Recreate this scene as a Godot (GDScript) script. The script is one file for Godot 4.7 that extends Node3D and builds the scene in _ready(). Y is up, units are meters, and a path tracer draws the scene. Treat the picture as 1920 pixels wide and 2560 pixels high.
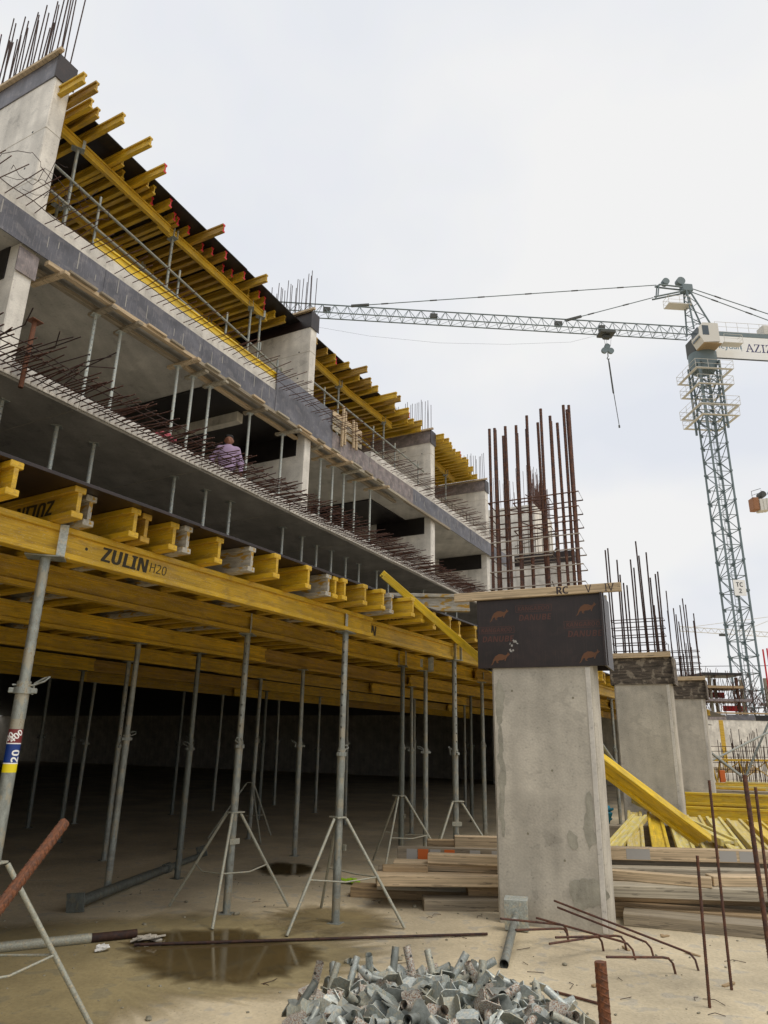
extends Node3D

# ------------------------------------------------------------------ frames
# deck frame (formwork nearest the camera) and building frame (upper floors); s runs along the facade, o outwards
const A1 := 0.541052
const A2 := 0.495674
var T1 := Vector3(sin(A1), 0, -cos(A1))
var N1 := Vector3(cos(A1), 0, sin(A1))
var T2 := Vector3(sin(A2), 0, -cos(A2))
var N2 := Vector3(cos(A2), 0, sin(A2))
var rng := RandomNumberGenerator.new()
var M := {}
var cache := {}
var taken := {}

func D(s: float, o: float, y: float) -> Vector3:
	return T1 * s + N1 * o + Vector3.UP * y
func F(s: float, o: float, y: float) -> Vector3:
	return T2 * s + N2 * o + Vector3.UP * y
func V(x: float, y: float, z: float) -> Vector3:
	return Vector3(x, y, z)
func frame(x: Vector3, up: Vector3, at: Vector3) -> Transform3D:
	var bx := x.normalized()
	var bz := bx.cross(up).normalized()
	if bz.length() < 0.5:
		bz = bx.cross(V(0.3, 0, 1)).normalized()
	return Transform3D(Basis(bx, bz.cross(bx), bz), at)
func rr(a: float, b: float) -> float:
	return rng.randf_range(a, b)

# ------------------------------------------------------------------ mesh builder
class MB:
	var v := PackedVector3Array()
	var n := PackedVector3Array()
	var ix := PackedInt32Array()
	func tri(a: Vector3, b: Vector3, c: Vector3, nr: Vector3) -> void:
		var k := v.size()
		v.append(a); v.append(b); v.append(c)
		n.append(nr); n.append(nr); n.append(nr)
		if (b - a).cross(c - a).dot(nr) > 0.0:
			ix.append(k); ix.append(k + 2); ix.append(k + 1)
		else:
			ix.append(k); ix.append(k + 1); ix.append(k + 2)
	func quad(a: Vector3, b: Vector3, c: Vector3, d: Vector3, nr: Vector3) -> void:
		var k := v.size()
		v.append(a); v.append(b); v.append(c); v.append(d)
		for i in 4: n.append(nr)
		if (b - a).cross(c - a).dot(nr) > 0.0:
			ix.append_array(PackedInt32Array([k, k + 2, k + 1, k, k + 3, k + 2]))
		else:
			ix.append_array(PackedInt32Array([k, k + 1, k + 2, k, k + 2, k + 3]))
	func box(size: Vector3, at: Vector3 = Vector3.ZERO, ch: float = 0.0, bs: Basis = Basis.IDENTITY) -> MB:
		var h := size * 0.5
		var axes := [Vector3.RIGHT, Vector3.UP, Vector3.BACK]
		var i := h - Vector3.ONE * ch
		for a in 3:
			for s in [-1.0, 1.0]:
				var b := (a + 1) % 3
				var c := (a + 2) % 3
				var ctr: Vector3 = axes[a] * h[a] * s
				var u: Vector3 = axes[b] * i[b]
				var w: Vector3 = axes[c] * i[c]
				quad(at + bs * (ctr - u - w), at + bs * (ctr + u - w), at + bs * (ctr + u + w), at + bs * (ctr - u + w), bs * (axes[a] * s))
		if ch > 0.0:
			for a in 3:
				var b := (a + 1) % 3
				var c := (a + 2) % 3
				for s in [-1.0, 1.0]:
					for q in [-1.0, 1.0]:
						var l: Vector3 = axes[a] * i[a]
						var p1: Vector3 = axes[b] * h[b] * s + axes[c] * i[c] * q
						var p2: Vector3 = axes[b] * i[b] * s + axes[c] * h[c] * q
						quad(at + bs * (p1 - l), at + bs * (p1 + l), at + bs * (p2 + l), at + bs * (p2 - l), bs * ((axes[b] * s + axes[c] * q).normalized()))
			for sx in [-1.0, 1.0]:
				for sy in [-1.0, 1.0]:
					for sz in [-1.0, 1.0]:
						tri(at + bs * Vector3(h.x * sx, i.y * sy, i.z * sz), at + bs * Vector3(i.x * sx, h.y * sy, i.z * sz), at + bs * Vector3(i.x * sx, i.y * sy, h.z * sz), bs * Vector3(sx, sy, sz).normalized())
		return self
	func rings(pts: Array, rad: Array, sides: int, cap: bool = true) -> MB:
		# swept round section through pts
		var dirs := []
		for i in pts.size():
			var d: Vector3 = pts[min(i + 1, pts.size() - 1)] - pts[max(i - 1, 0)]
			if d.length() < 1e-9: d = Vector3.UP
			dirs.append(d.normalized())
		var ref: Vector3 = Vector3.UP if absf(dirs[0].y) < 0.9 else Vector3.RIGHT
		var u: Vector3 = dirs[0].cross(ref).normalized()
		var base := v.size()
		for i in pts.size():
			u = (u - dirs[i] * u.dot(dirs[i])).normalized()
			var w: Vector3 = dirs[i].cross(u)
			for k in sides:
				var a := TAU * k / sides
				var nn: Vector3 = u * cos(a) + w * sin(a)
				v.append(pts[i] + nn * rad[i]); n.append(nn)
		for i in pts.size() - 1:
			for k in sides:
				var a := base + i * sides + k
				var b := base + i * sides + (k + 1) % sides
				ix.append_array(PackedInt32Array([a, a + sides, b, b, a + sides, b + sides]))
		if cap:
			for e in [0, pts.size() - 1]:
				var nr: Vector3 = -dirs[0] if e == 0 else dirs[e]
				var c0: Vector3 = v[base + e * sides]
				for k in range(1, sides - 1):
					tri(c0, v[base + e * sides + k], v[base + e * sides + k + 1], nr)
		return self
	func tube(a: Vector3, b: Vector3, r: float, sides: int = 8, cap: bool = true) -> MB:
		return rings([a, b], [r, r], sides, cap)
	func path(pts: Array, r: float, sides: int = 6) -> MB:
		var ra := []
		for p in pts: ra.append(r)
		return rings(pts, ra, sides, true)
	func prism(poly: PackedVector2Array, depth: float, xf: Transform3D = Transform3D.IDENTITY) -> MB:
		# polygon in xy, thickness along z (centred)
		var t := Geometry2D.triangulate_polygon(poly)
		var h := Vector3(0, 0, depth * 0.5)
		for i in range(0, t.size(), 3):
			var a := Vector3(poly[t[i]].x, poly[t[i]].y, 0); var b := Vector3(poly[t[i + 1]].x, poly[t[i + 1]].y, 0); var c := Vector3(poly[t[i + 2]].x, poly[t[i + 2]].y, 0)
			tri(xf * (a + h), xf * (b + h), xf * (c + h), xf.basis * Vector3.BACK)
			tri(xf * (a - h), xf * (b - h), xf * (c - h), xf.basis * Vector3.FORWARD)
		var ccw := not Geometry2D.is_polygon_clockwise(poly)
		for i in poly.size():
			var p := poly[i]; var q := poly[(i + 1) % poly.size()]
			var e := (q - p).normalized()
			var nn := Vector3(e.y, -e.x, 0) * (1.0 if ccw else -1.0)
			quad(xf * (Vector3(p.x, p.y, 0) - h), xf * (Vector3(q.x, q.y, 0) - h), xf * (Vector3(q.x, q.y, 0) + h), xf * (Vector3(p.x, p.y, 0) + h), xf.basis * nn)
		return self
	func mesh() -> ArrayMesh:
		var m := ArrayMesh.new()
		var a := []
		a.resize(Mesh.ARRAY_MAX)
		a[Mesh.ARRAY_VERTEX] = v; a[Mesh.ARRAY_NORMAL] = n; a[Mesh.ARRAY_INDEX] = ix
		m.add_surface_from_arrays(Mesh.PRIMITIVE_TRIANGLES, a)
		return m

func cb(size: Vector3, ch: float = 0.003) -> ArrayMesh:
	var k := "b%.3f_%.3f_%.3f_%.4f" % [size.x, size.y, size.z, ch]
	if not cache.has(k): cache[k] = MB.new().box(size, Vector3.ZERO, ch).mesh()
	return cache[k]
func ct(r: float, l: float, sides: int = 10) -> ArrayMesh:   # tube along +y from 0
	var k := "t%.4f_%.3f_%d" % [r, l, sides]
	if not cache.has(k): cache[k] = MB.new().tube(Vector3.ZERO, Vector3(0, l, 0), r, sides).mesh()
	return cache[k]

# ------------------------------------------------------------------ nodes
func numbered(called: String) -> String:
	if not taken.has(called):
		taken[called] = 0
		return called
	taken[called] += 1
	return "%s_%03d" % [called, taken[called]]
func tag(o: Node3D, label: String, category: String, group: String = "") -> Node3D:
	o.set_meta("label", label); o.set_meta("category", category); o.set_meta("kind", "thing")
	if group != "": o.set_meta("group", group)
	return o
func thing(called: String, label: String, category: String, xf: Transform3D = Transform3D.IDENTITY, group: String = "") -> Node3D:
	var o := Node3D.new()
	o.name = numbered(called); add_child(o); o.transform = xf
	return tag(o, label, category, group)
func part(parent: Node3D, called: String, mesh: Mesh, mat: Material, xf: Transform3D = Transform3D.IDENTITY) -> MeshInstance3D:
	var o := MeshInstance3D.new()
	o.name = called; o.mesh = mesh; o.material_override = mat; o.transform = xf
	parent.add_child(o, true)
	return o
func solo(called: String, label: String, category: String, mesh: Mesh, mat: Material, xf: Transform3D = Transform3D.IDENTITY, group: String = "") -> MeshInstance3D:
	var o := MeshInstance3D.new()
	o.name = numbered(called); o.mesh = mesh; o.material_override = mat
	add_child(o); o.transform = xf
	tag(o, label, category, group)
	return o
func struct(called: String, mesh: Mesh, mat: Material, label: String, xf: Transform3D = Transform3D.IDENTITY) -> MeshInstance3D:
	var o := MeshInstance3D.new()
	o.name = numbered(called); o.mesh = mesh; o.material_override = mat
	add_child(o); o.transform = xf
	o.set_meta("kind", "structure"); o.set_meta("label", label)
	return o
func at(p: Vector3) -> Transform3D:
	return Transform3D(Basis.IDENTITY, p)

# ------------------------------------------------------------------ textures and materials
func noise(sd: int, freq: float, octv: int, size: int = 512, kind: int = FastNoiseLite.TYPE_SIMPLEX_SMOOTH) -> PackedByteArray:
	var f := FastNoiseLite.new()
	f.seed = sd; f.frequency = freq; f.fractal_octaves = octv; f.noise_type = kind
	f.fractal_type = FastNoiseLite.FRACTAL_FBM
	var im := f.get_seamless_image(size, size)
	im.convert(Image.FORMAT_L8)
	return im.get_data()
func tex_from(size: int, col: Callable) -> ImageTexture:
	var d := PackedByteArray()
	d.resize(size * size * 3)
	for y in size:
		for x in size:
			var c: Color = col.call(x, y)
			var k := (y * size + x) * 3
			d[k] = int(clampf(c.r, 0, 1) * 255.0); d[k + 1] = int(clampf(c.g, 0, 1) * 255.0); d[k + 2] = int(clampf(c.b, 0, 1) * 255.0)
	return ImageTexture.create_from_image(Image.create_from_data(size, size, false, Image.FORMAT_RGB8, d))
func bump_from(n: PackedByteArray, size: int) -> ImageTexture:
	return ImageTexture.create_from_image(Image.create_from_data(size, size, false, Image.FORMAT_L8, n))
func sm(col: Color, rough: float, metal: float = 0.0) -> StandardMaterial3D:
	var m := StandardMaterial3D.new()
	m.albedo_color = col; m.roughness = rough; m.metallic = metal
	return m
func tm(tx: Texture2D, tint: Color, rough: float, scale: Vector3, world: bool, metal: float = 0.0, off: Vector3 = Vector3.ZERO) -> StandardMaterial3D:
	var m := sm(tint, rough, metal)
	m.albedo_texture = tx
	m.uv1_triplanar = true; m.uv1_world_triplanar = world
	m.uv1_scale = scale; m.uv1_offset = off
	m.uv1_triplanar_sharpness = 8.0
	return m
func relief(m: StandardMaterial3D, n: PackedByteArray, size: int, cm: float) -> StandardMaterial3D:
	m.heightmap_enabled = true; m.heightmap_texture = bump_from(n, size); m.heightmap_scale = cm
	return m

func make_materials() -> void:
	var S := 512
	var n1 := noise(11, 0.006, 4); var n2 := noise(23, 0.03, 3); var n3 := noise(37, 0.18, 2); var n4 := noise(51, 0.015, 5)
	# bare concrete: soft clouds, fine grain, pits, faint runs
	var conc := tex_from(S, func(x: int, y: int) -> Color:
		var k := y * S + x
		var run: float = n2[((y >> 4) * S + x)] / 255.0
		var v: float = 0.76 + (n1[k] - 128) / 255.0 * 0.16 + (n2[k] - 128) / 255.0 * 0.05 + (n3[k] - 128) / 255.0 * 0.07 + (run - 0.5) * 0.09
		if n4[k] > 186: v -= 0.045 * minf(1.0, (n4[k] - 186) / 10.0)
		if n3[k] < 44 and n2[k] < 120: v -= 0.10
		return Color(v, v * 0.978, v * 0.918))
	M.concrete = relief(tm(conc, Color(0.97, 0.96, 0.95), 0.85, V(0.42, 0.42, 0.42), true), n3, S, 0.12)
	M.concrete_fin = relief(tm(conc, Color(1.10, 1.10, 1.12), 0.85, V(0.3, 0.3, 0.3), true, 0.0, V(0.3, 0.1, 0.7)), n3, S, 0.1)
	M.concrete_soffit = relief(tm(conc, Color(0.93, 0.93, 0.94), 0.85, V(0.22, 0.22, 0.22), true, 0.0, V(0.13, 0.5, 0.2)), n3, S, 0.1)
	M.concrete_grout = relief(tm(conc, Color(0.86, 0.86, 0.84), 0.85, V(0.9, 0.9, 0.9), true, 0.0, V(0.2, 0.8, 0.4)), n2, S, 0.2)
	M.concrete_stain = relief(tm(conc, Color(0.72, 0.71, 0.66), 0.8, V(0.5, 0.5, 0.5), true, 0.0, V(0.6, 0.2, 0.4)), n3, S, 0.15)
	# dusty slab
	var G := 1024
	var g1 := noise(5, 0.004, 5, G); var g2 := noise(8, 0.02, 4, G); var g3 := noise(15, 0.14, 3, G); var g4 := noise(29, 0.35, 1, G)
	var gr := tex_from(G, func(x: int, y: int) -> Color:
		var k := y * G + x
		var v: float = 0.80 + (g1[k] - 128) / 255.0 * 0.18 + (g2[k] - 128) / 255.0 * 0.09 + (g3[k] - 128) / 255.0 * 0.08
		var c := Color(v * 1.0, v * 0.925, v * 0.775)
		if g2[k] > 168: c = c.lerp(Color(v * 0.86, v * 0.82, v * 0.74), minf(1.0, (g2[k] - 168) / 25.0) * 0.7)
		if g4[k] < 30 and g3[k] > 110: c = c.darkened(0.22)
		if g4[k] > 214: c = c.lightened(0.12)
		return c)
	M.ground = relief(tm(gr, Color(0.945, 0.95, 0.955), 0.9, V(0.16, 0.16, 0.16), true), g3, G, 0.25)
	var w1 := noise(61, 0.02, 4)
	for k in 4:
		var wt: Color = [Color(0.75, 0.74, 0.66), Color(0.70, 0.68, 0.60), Color(0.66, 0.64, 0.56), Color(0.62, 0.60, 0.52)][k]
		M["wet%d" % k] = relief(tm(gr, wt, 0.75 - k * 0.13, V(0.16, 0.16, 0.16), true), g3, G, 0.2)
		M["wet%d" % k].transparency = BaseMaterial3D.TRANSPARENCY_ALPHA
		M["wet%d" % k].vertex_color_use_as_albedo = true
	M.water = tm(gr, Color(0.50, 0.47, 0.39), 0.10, V(0.16, 0.16, 0.16), true)
	M.water.transparency = BaseMaterial3D.TRANSPARENCY_ALPHA
	M.water.vertex_color_use_as_albedo = true
	# timber: grain along local x
	var wood := tex_from(S, func(x: int, y: int) -> Color:
		var k := y * S + x
		var gx: int = x >> 4
		var g: float = n2[((y * 3) % S) * S + gx] / 255.0
		var g5: float = n3[((y * 2) % S) * S + (x >> 5)] / 255.0
		var v: float = 0.72 + (g - 0.5) * 0.30 + (g5 - 0.5) * 0.16 + (n1[k] - 128) / 255.0 * 0.16
		if n4[k] > 190: v -= 0.14
		return Color(v * 1.0, v * 0.945, v * 0.83))
	for i in 4:
		var tints := [Color(0.92, 0.92, 0.92), Color(0.80, 0.78, 0.76), Color(1.02, 0.96, 0.89), Color(0.88, 0.80, 0.70)]
		M["wood%d" % i] = relief(tm(wood, tints[i], 0.75, V(0.35, 3.2, 3.2), false, 0.0, V(0.37 * i, 0.21 * i, 0.13 * i)), n2, S, 0.08)
	# yellow coated formwork timber, local x along the beam
	var yel := tex_from(S, func(x: int, y: int) -> Color:
		var k := y * S + x
		var g: float = n2[((y * 2) % S) * S + (x >> 4)] / 255.0
		var fine: float = n3[((y * 3) % S) * S + (x >> 3)] / 255.0
		var v: float = 0.88 + (g - 0.5) * 0.17 + (fine - 0.5) * 0.10 + (n1[k] - 128) / 255.0 * 0.22
		var c := Color(v * 0.89, v * 0.73, v * 0.15)
		var worn: float = clampf((n1[(k + 9000) % (S * S)] - 140) / 50.0, 0.0, 1.0)
		c = c.lerp(Color(v * 0.84, v * 0.70, v * 0.36), worn * 0.6)
		var dirt: float = clampf((n4[k] - 152) / 40.0, 0.0, 1.0)
		c = c.lerp(Color(0.56, 0.45, 0.24), dirt * 0.35)
		if n3[k] > 188 and n2[k] > 120: c = c.lerp(Color(0.80, 0.77, 0.70), 0.75)
		return c)
	for i in 4:
		var tints := [Color(1.0, 0.98, 0.97), Color(0.90, 0.88, 0.95), Color(1.02, 1.0, 0.85), Color(0.84, 0.80, 0.9)]
		M["yellow%d" % i] = tm(yel, tints[i], 0.55, V(0.5, 2.4, 2.4), false, 0.0, V(0.31 * i, 0.17 * i, 0.41 * i))
	M.yellow_new = tm(yel, Color(1.08, 1.10, 0.85), 0.45, V(0.5, 2.4, 2.4), false, 0.0, V(0.7, 0.2, 0.6))
	var pal := tex_from(S, func(x: int, y: int) -> Color:
		var k := y * S + x
		var g: float = n2[((y * 2) % S) * S + (x >> 4)] / 255.0
		var v: float = 0.84 + (g - 0.5) * 0.18 + (n1[k] - 128) / 255.0 * 0.14
		var c := Color(v * 0.98, v * 0.90, v * 0.52)
		var d: float = clampf((n4[k] - 140) / 40.0, 0.0, 1.0)
		return c.lerp(Color(0.80, 0.77, 0.66), d * 0.75))
	M.pale0 = tm(pal, Color(1, 1, 1), 0.7, V(0.5, 2.4, 2.4), false)
	M.pale1 = tm(pal, Color(0.95, 0.93, 0.92), 0.7, V(0.5, 2.4, 2.4), false, 0.0, V(0.4, 0.7, 0.2))
	var grey := tex_from(S, func(x: int, y: int) -> Color:
		var k := y * S + x
		var v: float = 0.70 + (n2[k] - 128) / 255.0 * 0.2 + (n3[k] - 128) / 255.0 * 0.15
		var c := Color(v, v * 0.97, v * 0.90)
		if n4[k] > 150: c = c.lerp(Color(0.72, 0.56, 0.22), minf(1.0, (n4[k] - 150) / 30.0))
		return c)
	M.cement_beam = tm(grey, Color(0.92, 0.92, 0.92), 0.8, V(0.6, 2.4, 2.4), false)
	# galvanised steel
	var gal := tex_from(S, func(x: int, y: int) -> Color:
		var k := y * S + x
		var v: float = 0.66 + (n2[k] - 128) / 255.0 * 0.18 + (n3[k] - 128) / 255.0 * 0.10
		var c := Color(v * 0.97, v, v * 0.985)
		if n4[k] > 165: c = c.lerp(Color(0.74, 0.71, 0.64), minf(1.0, (n4[k] - 165) / 20.0) * 0.8)
		if n3[k] > 182 and n1[k] > 120: c = c.lerp(Color(0.52, 0.38, 0.28), 0.55)
		return c)
	M.galv = tm(gal, Color(0.88, 0.88, 0.86), 0.48, V(1.3, 0.7, 1.3), false, 0.35)
	M.galv_dark = tm(gal, Color(0.66, 0.67, 0.65), 0.5, V(1.1, 0.6, 1.1), false, 0.35, V(0.2, 0.4, 0.6))
	M.galv_new = tm(gal, Color(1.10, 1.11, 1.10), 0.4, V(3, 3, 3), false, 0.25, V(0.5, 0.1, 0.3))
	M.galv_old = tm(gal, Color(1.0, 0.98, 0.92), 0.6, V(4, 4, 4), false, 0.2, V(0.1, 0.6, 0.3))
	var wrn := tex_from(S, func(x: int, y: int) -> Color:
		var k := y * S + x
		var v: float = 0.68 + (n2[k] - 128) / 255.0 * 0.2
		var c := Color(v, v * 0.99, v * 0.95)
		if n2[k] > 145: c = c.lerp(Color(0.50, 0.34, 0.24), minf(1.0, (n2[k] - 145) / 25.0) * 0.8)
		elif n4[k] > 140: c = c.lerp(Color(0.78, 0.75, 0.68), 0.8)
		return c)
	M.fork_worn = tm(wrn, Color(1, 1, 1), 0.65, V(5, 5, 5), false, 0.15)
	# rust
	var rus := tex_from(S, func(x: int, y: int) -> Color:
		var k := y * S + x
		var v: float = 0.60 + (n2[k] - 128) / 255.0 * 0.30 + (n3[k] - 128) / 255.0 * 0.22
		return Color(v * 0.70, v * 0.475, v * 0.37).lerp(Color(v * 0.58, v * 0.43, v * 0.40), clampf((n4[k] - 120) / 40.0, 0, 1)))
	M.rust = tm(rus, Color(0.92, 0.90, 0.88), 0.75, V(1.5, 1.5, 1.5), true, 0.1)
	M.rust_dark = tm(rus, Color(0.62, 0.62, 0.64), 0.75, V(1.5, 1.5, 1.5), true, 0.1)
	M.rust_bright = tm(rus, Color(1.05, 0.95, 0.78), 0.75, V(6, 6, 6), true, 0.1)
	M.cement_bar = sm(Color(0.62, 0.58, 0.54), 0.85)
	# film faced plywood, cement runs on the edge forms
	var ply := tex_from(S, func(x: int, y: int) -> Color:
		var k := y * S + x
		var v: float = 0.30 + (n1[k] - 128) / 255.0 * 0.12 + (n3[k] - 128) / 255.0 * 0.05
		var c := Color(v * 0.98, v * 0.98, v * 1.02)
		if n4[k] > 158: c = c.lerp(Color(0.47, 0.45, 0.43), minf(1.0, (n4[k] - 158) / 35.0) * 0.3)
		if n3[((y >> 5) * S + x) % (S * S)] > 176: c = c.lerp(Color(0.52, 0.50, 0.48), 0.28)
		return c)
	M.ply_edge = tm(ply, Color(1.25, 1.25, 1.29), 0.42, V(0.41, 0.6, 0.6), false)
	M.ply_edge_old = tm(ply, Color(1.6, 1.5, 1.45), 0.6, V(0.8, 0.9, 0.8), false, 0.0, V(0.4, 0.2, 0.1))
	M.ply_black = tm(ply, Color(0.42, 0.38, 0.36), 0.42, V(0.41, 0.6, 0.41), false, 0.0, V(0.1, 0.7, 0.2))
	M.ply_brown = tm(ply, Color(0.56, 0.44, 0.40), 0.42, V(0.7, 0.9, 0.7), false, 0.0, V(0.5, 0.3, 0.2))
	var rough := tex_from(S, func(x: int, y: int) -> Color:
		var k := y * S + x
		var v: float = 0.40 + (n2[((y * 2) % S) * S + (x >> 2)] - 128) / 255.0 * 0.35 + (n3[k] - 128) / 255.0 * 0.22
		var c := Color(v, v * 0.93, v * 0.86)
		if n4[k] > 150: c = c.lerp(Color(0.70, 0.67, 0.62), minf(1.0, (n4[k] - 150) / 40.0) * 0.8)
		return c)
	M.ply_rough = relief(tm(rough, Color(0.85, 0.83, 0.80), 0.85, V(0.8, 0.8, 0.8), false), n2, S, 0.3)
	M.white = sm(Color(0.93, 0.93, 0.92), 0.6)
	M.drip = sm(Color(0.66, 0.65, 0.63), 0.85)
	M.red = sm(Color(0.78, 0.16, 0.20), 0.6)
	M.orange = sm(Color(0.80, 0.40, 0.14), 0.6)
	M.blue = sm(Color(0.05, 0.20, 0.48), 0.45)
	M.sticker_yellow = sm(Color(0.90, 0.82, 0.08), 0.5)
	M.sticker_red = sm(Color(0.46, 0.15, 0.16), 0.5)
	M.print_black = sm(Color(0.20, 0.18, 0.11), 0.7)
	M.print_brown = sm(Color(0.34, 0.20, 0.16), 0.55)
	M.print_tan = sm(Color(0.42, 0.27, 0.16), 0.55)
	M.paint_black = sm(Color(0.20, 0.16, 0.18), 0.7)
	M.crane_green = sm(Color(0.42, 0.475, 0.49), 0.55, 0.1)
	M.crane_grey = sm(Color(0.82, 0.81, 0.78), 0.6)
	M.crane_dark = sm(Color(0.26, 0.27, 0.26), 0.6)
	M.glass = sm(Color(0.30, 0.34, 0.37), 0.12)
	M.cloth_blue = sm(Color(0.20, 0.55, 0.64), 0.8)
	M.green_bag = sm(Color(0.62, 0.80, 0.10), 0.5)
	M.wire = sm(Color(0.30, 0.30, 0.31), 0.6)

func build_sky() -> Sky:
	var w := 1024
	var h := 512
	var f := FastNoiseLite.new()
	f.seed = 77; f.frequency = 1.0; f.fractal_octaves = 5; f.fractal_gain = 0.5
	var d := PackedByteArray()
	d.resize(w * h * 3)
	for y in h:
		var el := (0.5 - (y + 0.5) / h) * PI
		for x in w:
			var az := (x + 0.5) / w * TAU
			var dir := Vector3(cos(el) * cos(az), sin(el), cos(el) * sin(az))
			var q := dir / maxf(0.18, absf(dir.y) + 0.25)
			var v := f.get_noise_3d(q.x * 1.1, q.y * 1.1 + 4.0, q.z * 1.1)
			var m := clampf(0.62 + v * 1.5, 0.0, 1.0)
			var c := Color(0.888, 0.904, 0.936).lerp(Color(0.952, 0.952, 0.952), m)
			if el < 0.0: c = Color(0.60, 0.56, 0.50)
			var k := (y * w + x) * 3
			d[k] = int(c.r * 255.0); d[k + 1] = int(c.g * 255.0); d[k + 2] = int(c.b * 255.0)
	var pm := PanoramaSkyMaterial.new()
	pm.panorama = ImageTexture.create_from_image(Image.create_from_data(w, h, false, Image.FORMAT_RGB8, d))
	var s := Sky.new()
	s.sky_material = pm
	return s

func _ready() -> void:
	rng.seed = 4711
	# camera
	var cam := Camera3D.new()
	cam.name = "camera"
	cam.keep_aspect = Camera3D.KEEP_HEIGHT
	cam.fov = 71.593
	cam.near = 0.05; cam.far = 2000.0
	add_child(cam)
	cam.transform = Transform3D(Basis(V(0.99981, 0.01858, 0.00608), V(-0.01955, 0.95019, 0.31106), V(0.0, -0.31112, 0.95037)), V(0, 1.5, 0))
	cam.transform = cam.transform.orthonormalized()
	cam.current = true
	# environment: overcast sky
	var we := WorldEnvironment.new()
	we.name = "world_environment"
	var env := Environment.new()
	env.background_mode = Environment.BG_SKY
	env.sky = build_sky()
	env.background_energy_multiplier = 1.0
	env.ambient_light_source = Environment.AMBIENT_SOURCE_SKY
	env.tonemap_mode = Environment.TONE_MAPPER_LINEAR
	env.tonemap_exposure = 1.0
	env.sdfgi_enabled = true; env.ssao_enabled = true; env.ssil_enabled = true
	we.environment = env
	add_child(we)
	var sun := DirectionalLight3D.new()
	sun.name = "sun"
	sun.light_color = Color(1.0, 0.96, 0.90)
	sun.light_energy = 0.45
	sun.light_angular_distance = 25.0
	sun.shadow_enabled = true
	add_child(sun)
	sun.look_at_from_position(V(18, 40, 12), V(0, 0, 0))
	make_materials()
	build_ground()
	build_building()
	build_deck()
	build_columns()
	build_far()
	build_cranes()
	build_top_formwork()
	build_props()
	build_timber()
	build_yellow_pile()
	build_heap()
	build_foreground()
	build_person()

# ------------------------------------------------------------------ generic products
func flange_mesh(l: float) -> ArrayMesh:
	return cb(V(l, 0.04, 0.08), 0.004)
func beam(label: String, group: String, p: Vector3, q: Vector3, up: Vector3, mat: Material, caps: Material = null, text: int = 0, called: String = "formwork_beam") -> Node3D:
	# timber I beam, 200 mm deep; p and q are the ends of its underside axis
	var l := snappedf(p.distance_to(q), 0.1)
	var t := thing(called, label, "beam", frame(q - p, up, (p + q) * 0.5), group)
	part(t, "flange", flange_mesh(l), mat, at(V(0, 0.02, 0)))
	part(t, "flange", flange_mesh(l), mat, at(V(0, 0.18, 0)))
	part(t, "web", cb(V(l - 0.004, 0.12, 0.027), 0.0), mat, at(V(0, 0.1, 0)))
	if caps != null:
		if not cache.has("cap"): cache["cap"] = MB.new().box(V(0.004, 0.038, 0.076), V(0, 0.08, 0)).box(V(0.004, 0.038, 0.076), V(0, -0.08, 0)).box(V(0.004, 0.122, 0.026)).mesh()
		part(t, "end_cap", cache["cap"], caps, at(V(l * 0.5 + 0.002, 0.1, 0)))
	if text != 0:
		for sd in ([1, -1] if text == 2 else [text]):
			var b := Basis.IDENTITY if sd > 0 else Basis(V(-1, 0, 0), V(0, 1, 0), V(0, 0, -1))
			var off := l * 0.5 - 0.32 if sd > 0 else -(l * 0.5 - 0.32)
			letters(t, "print", "ZULIN", 0.085, M.print_black, Transform3D(b, V(l * 0.5 - 0.32, 0.1, 0.0142 * sd)))
	return t
func letters(parent: Node3D, called: String, txt: String, height: float, mat: Material, xf: Transform3D, bold: bool = true, slant: float = 0.0) -> MeshInstance3D:
	var tmh := TextMesh.new()
	var f := SystemFont.new()
	f.font_names = PackedStringArray(["Droid Sans"])
	f.font_weight = 700 if bold else 400
	tmh.font = f
	tmh.text = txt; tmh.font_size = 40; tmh.depth = 0.0008 if height < 0.4 else 0.01
	tmh.pixel_size = height / 29.0
	tmh.curve_step = 2.0
	var x := xf
	if slant != 0.0: x = xf * Transform3D(Basis(V(1, 0, 0), V(slant, 1, 0), V(0, 0, 1)), Vector3.ZERO)
	if bold and height > 0.08 and height < 0.4:   # heavy stencil face: a second strike slightly shifted
		part(parent, called, tmh, mat, x * at(V(height * 0.07, 0, 0.0001)))
	return part(parent, called, tmh, mat, x)

func perforated(l: float, r: float) -> ArrayMesh:
	var k := "p%.3f_%.3f" % [l, r]
	if cache.has(k): return cache[k]
	var mb := MB.new()
	var ys := [0.0]
	var hole := [false]
	var y := l - 0.10
	var cuts := []
	while y > 0.06:
		cuts.append(y); y -= 0.1
	cuts.reverse()
	for c in cuts:
		ys.append(c - 0.008); hole.append(true)
		ys.append(c + 0.008); hole.append(false)
	ys.append(l)
	var sides := 12
	for i in ys.size() - 1:
		for s in sides:
			if hole[i] and s % 6 == 0: continue
			var a := TAU * (s - 0.5) / sides
			var b := TAU * (s + 0.5) / sides
			var na := V(cos(a), 0, sin(a)); var nb := V(cos(b), 0, sin(b))
			var kk := mb.v.size()
			for e in [[na, ys[i]], [nb, ys[i]], [nb, ys[i + 1]], [na, ys[i + 1]]]:
				mb.v.append(e[0] * r + V(0, e[1], 0)); mb.n.append(e[0])
			mb.ix.append_array(PackedInt32Array([kk, kk + 1, kk + 2, kk, kk + 2, kk + 3]))
	cache[k] = mb.mesh()
	return cache[k]
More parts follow.
